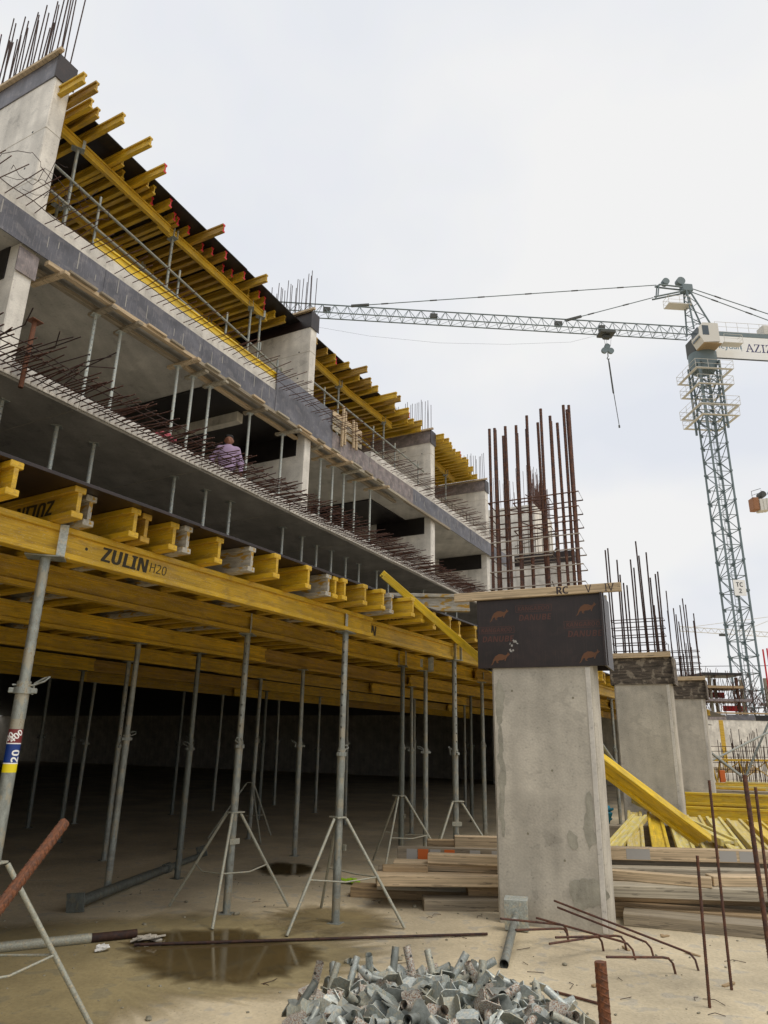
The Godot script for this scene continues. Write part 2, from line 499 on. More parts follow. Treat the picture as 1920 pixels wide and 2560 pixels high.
func threaded() -> ArrayMesh:
	if not cache.has("thread"):
		var p := []
		var r := []
		for i in 29:
			p.append(V(0, i * 0.0075, 0)); r.append(0.0365 if i % 2 == 0 else 0.0395)
		cache["thread"] = MB.new().rings(p, r, 14, true).mesh()
	return cache["thread"]
func hook_mesh() -> ArrayMesh:
	if not cache.has("hook"):
		cache["hook"] = MB.new().path([V(-0.06, 0.0, 0), V(0.05, 0, 0), V(0.11, 0.025, 0.02), V(0.13, 0.05, 0.0), V(0.10, 0.045, -0.03), V(0.05, 0.015, -0.04), V(0.045, -0.05, -0.045)], 0.006, 6).mesh()
	return cache["hook"]
func prop(label: String, group: String, base: Vector3, top: float, split: float, mat: Material, turn: float, fork: bool = false, lean: Vector3 = Vector3.ZERO) -> Node3D:
	# adjustable steel prop: base plate, outer tube, thread, collar, pin, perforated inner tube, head
	var hgt := snappedf(top - base.y, 0.05)
	var b := Basis(Vector3.UP, turn)
	if lean != Vector3.ZERO: b = frame(Vector3.UP + lean, V(0.2, 0, 1), Vector3.ZERO).basis * Basis(Vector3.BACK, -PI / 2) * b
	var t := thing("steel_prop", label, "prop", Transform3D(b.scaled_local(V(1, (top - base.y) / hgt, 1)), base), group)
	var so := snappedf(hgt * split, 0.05)
	part(t, "base_plate", cb(V(0.12, 0.008, 0.12), 0.001), mat, at(V(0, 0.004, 0)))
	part(t, "outer_tube", ct(0.0365, so - 0.2, 14), mat, at(V(0, 0.008, 0)))
	part(t, "thread", threaded(), mat, at(V(0, so - 0.2, 0)))
	var col := part(t, "collar", ct(0.052, 0.035, 6), mat, at(V(0, so - 0.06, 0)))
	part(col, "lug", cb(V(0.15, 0.03, 0.035), 0.004), mat, at(V(0.0, 0.017, 0)))
	part(t, "pin", hook_mesh(), mat, at(V(0, so - 0.012, 0)))
	part(t, "inner_tube", perforated(hgt - so, 0.030), mat, at(V(0, so, 0)))
	part(t, "head_plate", cb(V(0.22 if fork else 0.14, 0.008, 0.14), 0.001), mat, at(V(0, hgt - 0.004, 0)))
	if fork:
		for z in [-0.046, 0.046]:
			for x in [-0.085, 0.085]:
				part(t, "fork", cb(V(0.05, 0.2, 0.006), 0.001), M.galv_new, at(V(x, hgt + 0.1, z)))
	return t
func tripod(label: String, base: Vector3, turn: float, hgt: float = 0.86) -> void:
	var t := thing("prop_tripod", label, "tripod", Transform3D(Basis(Vector3.UP, turn), base), "folding tripods around props")
	part(t, "clamp", cb(V(0.15, 0.012, 0.10), 0.002), M.galv_old, at(V(0.02, hgt, 0)))
	part(t, "bracket", cb(V(0.12, 0.05, 0.006), 0.001), M.galv_old, at(V(0.0, hgt - 0.25, 0.045)))
	var foot := []
	for a in [0.35, 2.45, 4.4]:
		var d := V(cos(a), 0, sin(a))
		var p := d * 0.07 + V(0, hgt - 0.01, 0)
		var q := d * 0.62 + V(0, 0.012, 0)
		foot.append([p, q])
		part(t, "leg", MB.new().tube(p, q, 0.014, 8).mesh(), M.galv_old)
	for k in 2:
		var a: Vector3 = foot[k][0].lerp(foot[k][1], 0.55)
		var c: Vector3 = foot[(k + 1) % 3][0].lerp(foot[(k + 1) % 3][1], 0.55)
		var m := (a + c) * 0.5
		m = V(m.x * 1.25, m.y - 0.02, m.z * 1.25)
		part(t, "brace", MB.new().path([a, m, c], 0.007, 6).mesh(), M.galv_old)
func ribbed(l: float, r: float, pitch: float) -> ArrayMesh:
	var k := "rib%.3f_%.4f" % [l, r]
	if not cache.has(k):
		var p := []
		var rad := []
		var y := 0.0
		while y < l:
			p.append(V(0, y, 0)); rad.append(r * 0.92)
			p.append(V(0, y + pitch * 0.45, 0)); rad.append(r * 0.92)
			p.append(V(0, y + pitch * 0.6, 0)); rad.append(r * 1.03)
			p.append(V(0, y + pitch * 0.85, 0)); rad.append(r * 1.03)
			y += pitch
		cache[k] = MB.new().rings(p, rad, 9, true).mesh()
	return cache[k]

# ------------------------------------------------------------------ ground
func blob(pts: Array, rough: float, sd: int) -> ArrayMesh:
	# closed smooth outline through pts (world xz), slightly ragged, as a sheet with normals up
	var f := FastNoiseLite.new(); f.seed = sd; f.frequency = 1.7
	var poly := PackedVector2Array()
	var n := pts.size()
	for i in n:
		for k in 10:
			var p: Vector2 = pts[i].cubic_interpolate(pts[(i + 1) % n], pts[(i + n - 1) % n], pts[(i + 2) % n], k / 10.0)
			poly.append(p + Vector2(f.get_noise_2d(p.x * 3, p.y * 3), f.get_noise_2d(p.x * 3 + 50, p.y * 3)) * rough)
	var mb := MB.new()
	var t := Geometry2D.triangulate_polygon(poly)
	for i in range(0, t.size(), 3):
		mb.tri(V(poly[t[i]].x, 0, poly[t[i]].y), V(poly[t[i + 1]].x, 0, poly[t[i + 1]].y), V(poly[t[i + 2]].x, 0, poly[t[i + 2]].y), Vector3.UP)
	return mb.mesh()
func film(pts: Array, rough: float, sd: int, feather: float) -> ArrayMesh:
	# thin sheet of damp whose margin dries out over the feather width (cover carried by vertex alpha)
	var f := FastNoiseLite.new(); f.seed = sd; f.frequency = 1.3; f.fractal_octaves = 3
	var n := pts.size()
	var c := Vector2.ZERO
	for p in pts: c += p / n
	var ring := []
	for i in n:
		for k in 12:
			var p: Vector2 = pts[i].cubic_interpolate(pts[(i + 1) % n], pts[(i + n - 1) % n], pts[(i + 2) % n], k / 12.0)
			ring.append(p + (p - c).normalized() * f.get_noise_2d(p.x * 4, p.y * 4) * rough * 2.0)
	var steps := [0.0, 0.35, 0.7, 1.0]
	var cover := [0.0, 0.4, 0.85, 1.0]
	var v := PackedVector3Array(); var nn := PackedVector3Array(); var co := PackedColorArray(); var ix := PackedInt32Array()
	var m := ring.size()
	for t in 4:
		for p in ring:
			var d: Vector2 = p - c
			var q: Vector2 = p + d.normalized() * feather * (0.5 - steps[t]) * (1.0 + f.get_noise_2d(p.x * 7 + 30, p.y * 7))
			v.append(V(q.x, 0, q.y)); nn.append(Vector3.UP); co.append(Color(1, 1, 1, cover[t]))
	for t in 3:
		for i in m:
			var a: int = t * m + i; var b: int = t * m + (i + 1) % m
			ix.append_array(PackedInt32Array([a, b, a + m, b, b + m, a + m]))
	v.append(V(c.x, 0, c.y)); nn.append(Vector3.UP); co.append(Color(1, 1, 1, 1))
	for i in m:
		ix.append_array(PackedInt32Array([3 * m + i, 3 * m + (i + 1) % m, v.size() - 1]))
	var a2 := []
	a2.resize(Mesh.ARRAY_MAX)
	a2[Mesh.ARRAY_VERTEX] = v; a2[Mesh.ARRAY_NORMAL] = nn; a2[Mesh.ARRAY_COLOR] = co; a2[Mesh.ARRAY_INDEX] = ix
	var o := ArrayMesh.new()
	o.add_surface_from_arrays(Mesh.PRIMITIVE_TRIANGLES, a2)
	return o
func build_ground() -> void:
	var mb := MB.new()
	mb.quad(V(-700, 0, 300), V(700, 0, 300), V(700, 0, -900), V(-700, 0, -900), Vector3.UP)
	struct("ground", mb.mesh(), M.ground, "dusty beige concrete ground slab")
	var pud := [Vector2(-1.86, -6.5), Vector2(-1.13, -6.69), Vector2(-0.9, -6.45), Vector2(-0.55, -6.2), Vector2(-0.46, -5.98), Vector2(-0.66, -5.58), Vector2(-0.98, -5.38), Vector2(-1.4, -5.52), Vector2(-1.72, -5.95)]
	var halo := [Vector2(-3.6, -6.4), Vector2(-1.9, -7.1), Vector2(-1.1, -7.15), Vector2(-0.5, -6.75), Vector2(-0.2, -6.1), Vector2(-0.42, -5.42), Vector2(-0.85, -5.15), Vector2(-1.25, -5.05), Vector2(-1.5, -4.6), Vector2(-1.7, -4.0), Vector2(-2.6, -3.4), Vector2(-3.9, -4.2), Vector2(-4.2, -5.6)]
	struct("wet_patch", film(halo, 0.10, 3, 0.55), M.wet0, "damp darker margin of the puddle on the slab", at(V(0, 0.004, 0)))
	struct("puddle", film(pud, 0.05, 4, 0.22), M.water, "shallow brown puddle crossed by a rusty bar", at(V(0, 0.008, 0)))
	struct("puddle", film([Vector2(-1.46, -9.8), Vector2(-1.31, -10.19), Vector2(-0.94, -10.1), Vector2(-0.78, -9.78), Vector2(-0.97, -9.42), Vector2(-1.31, -9.45)], 0.03, 9, 0.25), M.water, "small dark puddle under the formwork deck", at(V(0, 0.008, 0)))
	struct("wet_patch", film([Vector2(-0.85, -7.4), Vector2(-0.35, -7.6), Vector2(0.1, -7.1), Vector2(-0.2, -6.75), Vector2(-0.7, -6.85)], 0.05, 12, 0.4), M.wet1, "damp patch around the foot of the tripod", at(V(0, 0.004, 0)))
	# loose chips and crumbs of mortar
	var g := MB.new()
	for i in 260:
		var x := rr(-3.2, 3.6); var z := rr(-9.5, -4.4)
		if x > -1.9 and x < -0.4 and z > -6.8 and z < -5.3: continue
		var r := rr(0.004, 0.011) if i % 9 else rr(0.014, 0.028)
		g.box(V(r * 2.2, r * rr(0.7, 1.3), r * 1.6), V(x, r * 0.45, z), r * 0.35, Basis.from_euler(V(rr(-0.3, 0.3), rr(0, 6.2), rr(-0.3, 0.3))))
	var o := struct("mortar_crumbs", g.mesh(), M.concrete_stain, "scattered mortar crumbs and chips on the slab")
	o.set_meta("kind", "stuff"); o.set_meta("category", "debris")

# ------------------------------------------------------------------ the building under construction
func lb(s: float, y: float, o: float) -> Vector3:
	return V(s - 13.0, y, o + 9.2)
func slab_mesh(s0: float, s1: float, y0: float, y1: float, o0: float, o1: float, ch: float = 0.008) -> ArrayMesh:
	return MB.new().box(V(s1 - s0, y1 - y0, o1 - o0), lb((s0 + s1) * 0.5, (y0 + y1) * 0.5, (o0 + o1) * 0.5), ch).mesh()
func bar_mesh(l: float, r: float) -> ArrayMesh:   # along +z
	var k := "bar%.2f_%.4f" % [l, r]
	if not cache.has(k): cache[k] = MB.new().tube(Vector3.ZERO, V(0, 0, l), r, 6).mesh()
	return cache[k]
func vbar(l: float, r: float) -> ArrayMesh:
	return ct(r, l, 6)
func build_building() -> void:
	var bf := Transform3D(Basis(T2, Vector3.UP, N2), F(13, -9.2, 0))
	var b := thing("concrete_building", "unfinished concrete building with rusty bars bristling from its floor edges", "building", bf)
	# floor slabs
	var sa := part(b, "floor_slab", slab_mesh(-8, 27, 5.70, 5.92, -26, -7.8, 0.012), M.concrete_soffit)
	var sb := part(b, "floor_slab", slab_mesh(-8, 26.6, 8.70, 8.95, -26, -9.19, 0.01), M.concrete_soffit)
	part(sb, "kerb", slab_mesh(3.4, 12.1, 8.952, 9.45, -9.45, -9.20, 0.01), M.concrete_fin)
	part(sb, "kerb", slab_mesh(16.2, 26.3, 8.952, 9.42, -9.45, -9.20, 0.01), M.concrete_fin)
	# edge strip of the lower slab, cast lighter, in uneven lengths
	var s := -2.0
	while s < 26.0:
		var l := rr(0.9, 1.7)
		part(sa, "edge_strip", slab_mesh(s, s + l - 0.012, 5.715 + rr(0, 0.012), 5.925, -7.80, -7.775 + rr(-0.01, 0.012), 0.006), M.concrete_fin)
		s += l
	# bars out of the lower slab edge: two layers
	var rest := MB.new()
	for lay in 2:
		s = 2.6 + lay * 0.05
		while s < 22.0:
			var l := snappedf(rr(0.6, 0.9), 0.05)
			var wild := 0.12 if s < 6.5 else 0.07
			var bs := Basis.from_euler(V(rr(-0.09, 0.05), rr(-wild, wild), 0))
			if s < 16.6: part(sa, "rebar", bar_mesh(l, 0.0085), M.rust, Transform3D(bs, lb(s, 5.765 + lay * 0.10, -7.79)))
			else: rest.tube(lb(s, 5.765 + lay * 0.10, -7.79), lb(s, 5.765 + lay * 0.10, -7.79) + bs * V(0, 0, l), 0.0085, 5)
			s += rr(0.085, 0.115)
	part(sa, "far_rebar", rest.mesh(), M.rust).set_meta("kind", "stuff")
	for k in 4:
		var pts := []
		for i in 30:
			pts.append(lb(2.5 + i * 0.64, 5.745 + (k % 2) * 0.10 + rr(-0.012, 0.012) + 0.02, -7.62 + (k >> 1) * 0.42 + rr(-0.03, 0.03)))
		part(sa, "tie_bar", MB.new().path(pts, 0.007, 5).mesh(), M.rust_dark)
	# tangled loose bars at the lower edge near the first wall
	for i in 9:
		var s0 := rr(3.6, 5.6)
		part(sa, "loose_bar", MB.new().path([lb(s0, 5.94, -7.9), lb(s0 + rr(-0.1, 0.3), 6.0 + rr(0, 0.2), -7.3), lb(s0 + rr(-0.1, 0.35), 6.02 + rr(0.0, 0.2), -6.95 + rr(-0.2, 0.2))], 0.008, 5).mesh(), M.rust_dark)
	# bars out of the upper slab edge
	s = 4.2
	while s < 26.2:
		var dense := s > 13.6
		var l := snappedf(rr(0.6, 0.9), 0.1)
		part(sb, "rebar", bar_mesh(l, 0.008), M.rust, Transform3D(Basis.from_euler(V(rr(-0.12, 0.02), rr(-0.10, 0.10), 0)), lb(s, 9.2 + rr(0, 0.14), -9.19)))
		s += rr(0.09, 0.13) if dense else rr(0.13, 0.2)
	for k in 3:
		var pts := []
		var s0: float = [4.0, 12.6, 15.0][k]
		for i in 24:
			pts.append(lb(s0 + i * (0.40 if k < 2 else 0.47), 9.27 + rr(-0.015, 0.015), -9.0 + k * 0.12 + rr(-0.03, 0.03)))
		part(sb, "tie_bar", MB.new().path(pts, 0.007, 5).mesh(), M.rust_dark)
	# tangle of wire beside the first wall
	for i in 7:
		var p0 := lb(5.0 + rr(-0.5, 0.7), 9.46, -9.1)
		var pts := []
		for k in 9:
			pts.append(p0 + V(rr(-0.1, 0.1) + k * 0.08, absf(sin(k * 0.39 + i)) * rr(0.15, 0.5), -0.1 + k * 0.08 + rr(-0.05, 0.05)))
		part(sb, "tie_wire", MB.new().path(pts, 0.005, 4).mesh(), M.rust_dark)
	# upright bars of a parapet, upper floor far bay
	s = 20.9
	while s < 25.4:
		part(sb, "parapet_bar", vbar(snappedf(rr(0.9, 1.2), 0.1), 0.008), M.rust_dark, at(lb(s, 8.95, -9.6 + rr(-0.05, 0.05))))
		s += rr(0.14, 0.2)
	# radial walls
	var fins := [[5.30, 5.58], [13.02, 13.28], [20.40, 20.72], [25.70, 26.02]]
	for i in 4:
		var s0: float = fins[i][0]
		var s1: float = fins[i][1]
		var mid := (s0 + s1) * 0.5
		var lo := part(b, "fin_wall", slab_mesh(s0, s1, 5.92, 8.70, -13.5, -9.26, 0.015), M.concrete_fin)
		part(lo, "black_form_band", slab_mesh(s0 - 0.02, s0 - 0.002, 8.12, 8.69, -11.3, -9.5, 0.002), M.ply_black)
		if i == 0: part(lo, "ply_cap", slab_mesh(s0 - 0.03, s1 + 0.03, 8.18, 8.60, -9.24, -9.22, 0.002), M.ply_edge_old)
		var top: float = [12.10, 11.72, 11.42, 11.40][i]
		var up := part(b, "fin_wall", slab_mesh(s0, s1, 8.95, top, -12.4 if i else -14.0, -9.26, 0.015), M.concrete_fin)
		for y in [9.9, 10.95]:
			part(up, "form_line", slab_mesh(s0 - 0.004, s1 + 0.004, y, y + 0.012, -12.3, -9.255, 0.002), M.concrete)
		var bm: Material = [M.ply_edge, M.ply_brown, M.ply_edge_old, M.ply_edge_old][i]
		part(up, "form_panel", slab_mesh(s0 - 0.022, s0 - 0.002, top - 0.06, top + 0.42, -12.3 if i else -13.9, -9.258, 0.002), bm)
		part(up, "form_panel", slab_mesh(s0 - 0.05, s1 + 0.05, top - 0.10, top + 0.40, -9.255, -9.235, 0.002), M.ply_brown)
		part(up, "plank", slab_mesh(s0 - 0.10, s0 - 0.025, top + 0.38, top + 0.44, -12.3 if i else -13.9, -9.14, 0.004), M.wood2)
		for k in (34 if i < 3 else 24):
			var o := -9.36 - (k >> 1) * 0.16
			var hh := snappedf(rr(1.45, 1.75) if i else rr(1.9, 2.6), 0.1)
			part(up, "starter_bar", vbar(hh, 0.011 if i == 0 else 0.010), M.rust_dark, Transform3D(Basis.from_euler(V(rr(-0.02, 0.02), 0, rr(-0.03, 0.03))), lb(mid + (0.09 if k % 2 else -0.09), top - 0.02, o)))
		for k in 3:
			var y := top + 0.12 + k * 0.14
			part(up, "stirrup", MB.new().path([lb(mid - 0.1, y, -9.32), lb(mid + 0.1, y, -9.32), lb(mid + 0.1, y, -12.0), lb(mid - 0.1, y, -12.0), lb(mid - 0.1, y, -9.32)], 0.006, 5).mesh(), M.rust_dark)
	# tie holes of the formwork in the walls
	for i in 3:
		for k in 6:
			part(b, "tie_cone", MB.new().tube(lb(fins[i][0] - 0.002, 9.5 + (k % 3) * 0.75, -9.6 - (k / 3) * 0.9), lb(fins[i][0] + 0.02, 9.5 + (k % 3) * 0.75, -9.6 - (k / 3) * 0.9), 0.022, 8).mesh(), M.crane_dark)
	# inner walls that close the floors
	part(b, "core_wall", slab_mesh(-8, 27, 5.92, 8.70, -20.3, -20.0, 0.0), M.concrete)
	part(b, "core_wall", slab_mesh(-34, 46, 0.0, 2.94, -50.3, -50.0, 0.0), M.concrete)
	part(b, "core_wall", slab_mesh(-8, 34, 2.98, 5.70, -22.3, -22.0, 0.0), M.concrete)
	part(b, "cross_wall", slab_mesh(11.0, 11.2, 5.92, 8.70, -20.0, -12.6, 0.0), M.concrete)
	part(b, "cross_wall", slab_mesh(-8.0, -7.8, 3.0, 8.70, -22.0, -9.6, 0.0), M.concrete)
	part(b, "cross_wall", slab_mesh(33.8, 34.0, 0.0, 2.945, -50.0, -3.9, 0.0), M.concrete)
	part(b, "cross_wall", slab_mesh(-22.0, -21.8, 0.0, 2.945, -50.0, -3.4, 0.0), M.concrete)
	# black shuttered soffit and dropped beam next to the second and third walls
	part(b, "black_soffit", slab_mesh(10.1, 12.98, 8.66, 8.698, -13.4, -9.75, 0.002), M.ply_black)
	part(b, "drop_beam", slab_mesh(11.3, 11.5, 8.42, 8.655, -13.4, -9.95, 0.004), M.concrete)
	part(b, "black_soffit", slab_mesh(18.0, 20.35, 8.66, 8.698, -12.4, -10.2, 0.002), M.ply_black)
	part(b, "black_form_band", slab_mesh(18.0, 20.35, 8.0, 8.655, -12.42, -12.40, 0.002), M.ply_black)
	# soffit joint lines and mortar runs on the lower slab
	for i in 7:
		part(sa, "joint_ridge", slab_mesh(3.2 + i * 2.44, 3.215 + i * 2.44, 5.694, 5.7, -16, -7.85, 0.001), M.concrete)

	# ---- edge formwork hung below and in front of the upper slab
	var e := thing("edge_formwork", "grey plywood edge form with timber wales under the upper floor", "formwork", bf)
	s = -3.0
	while s < 26.2:
		var l := 2.44
		if s > 13.6 and s < 15.9: l = 1.15
		var tall := s > 11.4 and s < 13.5
		var m: Material = M.ply_edge
		if s > 13.6 and s < 17.0: m = M.ply_edge_old
		var p := part(e, "form_panel", cb(V(l - 0.006, (1.10 if tall else 0.53) + rr(-0.01, 0.01), 0.018), 0.001), m, Transform3D(Basis.from_euler(V(rr(-0.012, 0.012), rr(-0.004, 0.004), rr(-0.004, 0.004))), lb(s + l * 0.5, 9.15 if tall else 8.885, -9.17 + rr(-0.004, 0.004))))
		for k in 7:
			if rng.randf() < 0.75 and not tall:
				var dl := rr(0.10, 0.32)
				part(p, "mortar_run", cb(V(rr(0.010, 0.022), snappedf(dl, 0.04), 0.004), 0.001), M.drip, at(V(-l * 0.5 + 0.2 + k * l / 7.0 + rr(-0.1, 0.1), rr(-0.08, 0.12), 0.0105)))
		s += l
	s = 5.7
	while s < 21.0:
		var l := rr(2.2, 3.6)
		part(e, "wale", cb(V(snappedf(l, 0.1) - 0.02, 0.075, 0.10), 0.004), M["wood%d" % (rng.randi() % 3)], Transform3D(Basis.from_euler(V(0, rr(-0.01, 0.01), rr(-0.006, 0.006))), lb(s + l * 0.5, 8.575, -9.16)))
		if s < 18.0: part(e, "wale", cb(V(snappedf(l, 0.1) - 0.02, 0.075, 0.10), 0.004), M["wood%d" % (rng.randi() % 3)], Transform3D(Basis.from_euler(V(0, rr(-0.01, 0.01), rr(-0.006, 0.006))), lb(s + l * 0.5, 8.575, -9.52)))
		s += l
	for q in [5.95, 6.97, 7.56, 8.95, 9.40, 9.88, 11.25, 12.50, 13.58, 14.18, 14.78, 15.38, 16.0, 16.8]:
		part(e, "bearer", cb(V(0.10, 0.06, snappedf(rr(0.55, 0.85), 0.1)), 0.004), M["wood%d" % (rng.randi() % 3)], Transform3D(Basis.from_euler(V(0, rr(-0.08, 0.08), 0)), lb(q, 8.507, -9.40 + rr(-0.04, 0.06))))
	for i in 14:
		part(e, "packer", cb(V(snappedf(rr(0.25, 0.6), 0.05), 0.045, 0.07), 0.003), M["wood%d" % (rng.randi() % 3)], at(lb(6.2 + i * 0.8 + rr(-0.2, 0.2), 8.602, -9.085)))
	# small stop-end box of timber on the upper floor
	var bx := thing("timber_stop_end", "timber stop-end box nailed above the grey edge form", "formwork", bf)
	for k in 3:
		part(bx, "board", cb(V(1.5, 0.14, 0.025), 0.002), M["wood%d" % k], at(lb(14.75, 9.25 + k * 0.19, -9.13)))
	for k in 4:
		part(bx, "stud", cb(V(0.07, [1.15, 0.95, 0.8, 0.8][k], 0.05), 0.003), M.wood2, Transform3D(Basis.from_euler(V(0, 0, rr(-0.05, 0.05))), lb(14.45 + [0.0, 0.12, 0.55, 0.7][k], 9.42, -9.09)))

	# ---- guard rails on the upper floor
	var gr := thing("guard_rail", "galvanised tube guard rail along the first bay of the upper floor", "railing", bf)
	for q in [6.15, 6.75, 8.8, 10.3, 11.5, 12.2]:
		part(gr, "post", ct(0.024, snappedf(10.95 - (q - 6.0) * 0.09 - 8.95, 0.1), 8), M.galv, at(lb(q, 8.95, -9.62)))
	part(gr, "rail", MB.new().tube(lb(5.6, 10.72, -9.57), lb(12.25, 10.08, -9.57), 0.024, 8).mesh(), M.galv)
	part(gr, "rail", MB.new().tube(lb(5.6, 10.20, -9.57), lb(12.6, 9.72, -9.57), 0.024, 8).mesh(), M.galv)
	part(gr, "end_plate", cb(V(0.02, 0.12, 0.12), 0.002), M.galv_old, at(lb(12.27, 10.08, -9.57)))
	var gr2 := thing("guard_rail", "galvanised tube guard rail along the second bay of the upper floor", "railing", bf)
	for q in [14.2, 16.9, 18.3, 20.0]:
		part(gr2, "post", ct(0.024, 1.6, 8), M.galv, at(lb(q, 8.95, -9.55)))
	part(gr2, "rail", MB.new().tube(lb(13.4, 10.40, -9.50), lb(20.35, 10.30, -9.50), 0.024, 8).mesh(), M.galv)
	part(gr2, "rail", MB.new().tube(lb(13.4, 9.95, -9.50), lb(17.2, 9.72, -9.50), 0.024, 8).mesh(), M.galv)
	# bright beam lying on the kerb
	beam("bright yellow beam lying on the kerb of the upper floor", "", F(6.5, -9.26, 9.455), F(12.35, -9.26, 9.455), Vector3.UP, M.yellow_new)

# ------------------------------------------------------------------ the near formwork deck
func build_deck() -> void:
	var df := Transform3D(Basis(T1, Vector3.UP, N1), D(6, -4, 0))
	var dk := thing("plywood_deck", "dark film faced plywood sheets lying on the yellow beams", "formwork", df)
	var s := -24.0
	while s < 34.0:
		part(dk, "plywood_sheet", cb(V(2.49, 0.021, 2.0), 0.001), M.ply_brown, Transform3D(Basis.from_euler(V(0, rr(-0.004, 0.004), 0)), V(s + 1.25 - 6.0, 2.9615, -4.63 + 4.0 + rr(-0.03, 0.03))))
		s += 2.5
	part(dk, "plywood_sheet", cb(V(80.0, 0.021, 45.0), 0.001), M.ply_black, at(V(2.0, 2.9615, -28.2 + 4.0)))
	# secondary beams, across
	var ends := [[2.09, 3.62, 0], [2.53, 3.66, 1], [2.67, 3.74, 5], [2.98, 3.69, 0], [3.10, 3.72, 3], [3.33, 3.70, 0], [3.44, 3.68, 5], [3.76, 3.68, 0], [4.08, 3.64, 5], [4.34, 3.60, 0], [4.78, 3.61, 2], [5.12, 3.64, 5], [5.23, 3.64, 0], [5.34, 3.61, 0], [5.63, 3.57, 1], [5.90, 3.53, 0], [6.13, 3.57, 5], [6.38, 3.46, 0]]
	var q := 6.75
	while q < 30.0:
		ends.append([q, rr(3.5, 3.7), rng.randi() % 4]); q += rr(0.3, 0.55)
	q = -8.0
	while q < 2.0:
		ends.append([q, rr(3.6, 3.7), rng.randi() % 4]); q += rr(0.4, 0.5)
	var idx := 0
	for en in ends:
		var m: Material = M.cement_beam if en[2] == 5 else M["yellow%d" % en[2]]
		var lab := "yellow beam end jutting from under the dark plywood deck"
		if en[2] == 5: lab = "cement-splashed pale beam end under the dark plywood deck"
		var o0: float = -en[1]
		var bmn := beam(lab, "cement-splashed deck beams" if en[2] == 5 else "secondary beams under the deck", D(en[0], o0 - 5.9, 2.7505), D(en[0], o0, 2.7505), Vector3.UP, m)
		if idx in [1, 15, 16, 18]:
			bmn.set_meta("label", "yellow beam under the plywood deck with black lettering near its end")
			bmn.set_meta("group", "lettered deck beams")
			letters(bmn, "print", "NITNZ" if false else "ZULIN", 0.095, M.print_black, Transform3D(Basis(V(-1, 0, 0), V(0, -1, 0), V(0, 0, 1)), V(2.95 - 0.42, 0.1, 0.0142)), true, 0.15)
			letters(bmn, "print", "ZULIN", 0.095, M.print_black, Transform3D(Basis(V(1, 0, 0), V(0, -1, 0), V(0, 0, -1)), V(2.95 - 0.42, 0.1, -0.0142)), true, 0.15)
		idx += 1
	# primary beams, along the facade
	var b0 := beam("long yellow lettered beam carried by the two nearest grey props", "", D(1.35, -3.9, 2.55), D(6.25, -3.9, 2.55), Vector3.UP, M.yellow0, null, 0, "lettered_beam")
	for l in [[3.10 - 3.8, "ZULIN", 0.095, true], [3.385 - 3.8, "H20", 0.065, false]]:
		letters(b0, "print", l[1], l[2], M.print_black, Transform3D(Basis.IDENTITY, V(l[0], 0.095, 0.0142)), l[3], 0.12)
	for x in [1.98, 2.62, 2.79]:
		part(b0, "bolt_hole", MB.new().tube(V(x - 3.8, 0.1, 0.0135), V(x - 3.8, 0.1, 0.0142), 0.011, 10).mesh(), M.print_black)
	var b1 := beam("yellow beam whose end overlaps the long lettered beam beside the column", "", D(5.75, -3.985, 2.55), D(9.65, -3.985, 2.55), Vector3.UP, M.yellow2, null, 0, "lettered_beam")
	letters(b1, "print", "ZULIN", 0.105, M.print_black, Transform3D(Basis.IDENTITY, V(6.28 - 7.7, 0.095, 0.0142)), true, 0.12)
	var rows := [[-4.95, 0], [-6.6, 1], [-8.3, 3], [-10.2, 1], [-12.2, 3]]
	for r in rows:
		var s0 := -2.4 + float(r[1]) * 0.7
		var k := 0
		while s0 < 26.0:
			var off := 0.045 if k % 2 else -0.045
			beam("yellow main beam deep under the plywood deck parallel to the facade", "main beams in rows under the deck", D(s0, r[0] + off, 2.55), D(s0 + 4.9, r[0] + off, 2.55), Vector3.UP, M["yellow%d" % ((k + int(r[1])) % 4)])
			s0 += 4.55; k += 1
	for s1 in [9.3, 13.4, 17.6, 21.8]:
		beam("yellow main beam at the deck edge beyond the first column", "edge main beams beyond the first column", D(s1, -3.9 + (0.045 if fmod(s1, 2.0) > 1.0 else -0.045), 2.55), D(s1 + 4.5, -3.9 + (0.045 if fmod(s1, 2.0) > 1.0 else -0.045), 2.55), Vector3.UP, M.yellow1)
	# things lying on the deck near the column
	beam("weathered pale beam lying on top of the deck beside the column", "", D(6.75, -4.6, 2.973), D(7.5, -3.35, 2.973), Vector3.UP, M.cement_beam)
	beam("bright yellow beam slanting over the deck edge towards the dark column head", "", V(-0.02, 3.28, -7.56), V(1.42, 2.20, -8.22), V(0.14, -0.337, 0.908), M.yellow_new)
	beam("bright yellow beam leaning against the column back down to the stack", "", V(1.80, 1.60, -7.66), V(3.42, 0.545, -8.30), V(-0.1, 0.62, 0.75), M.yellow_new)

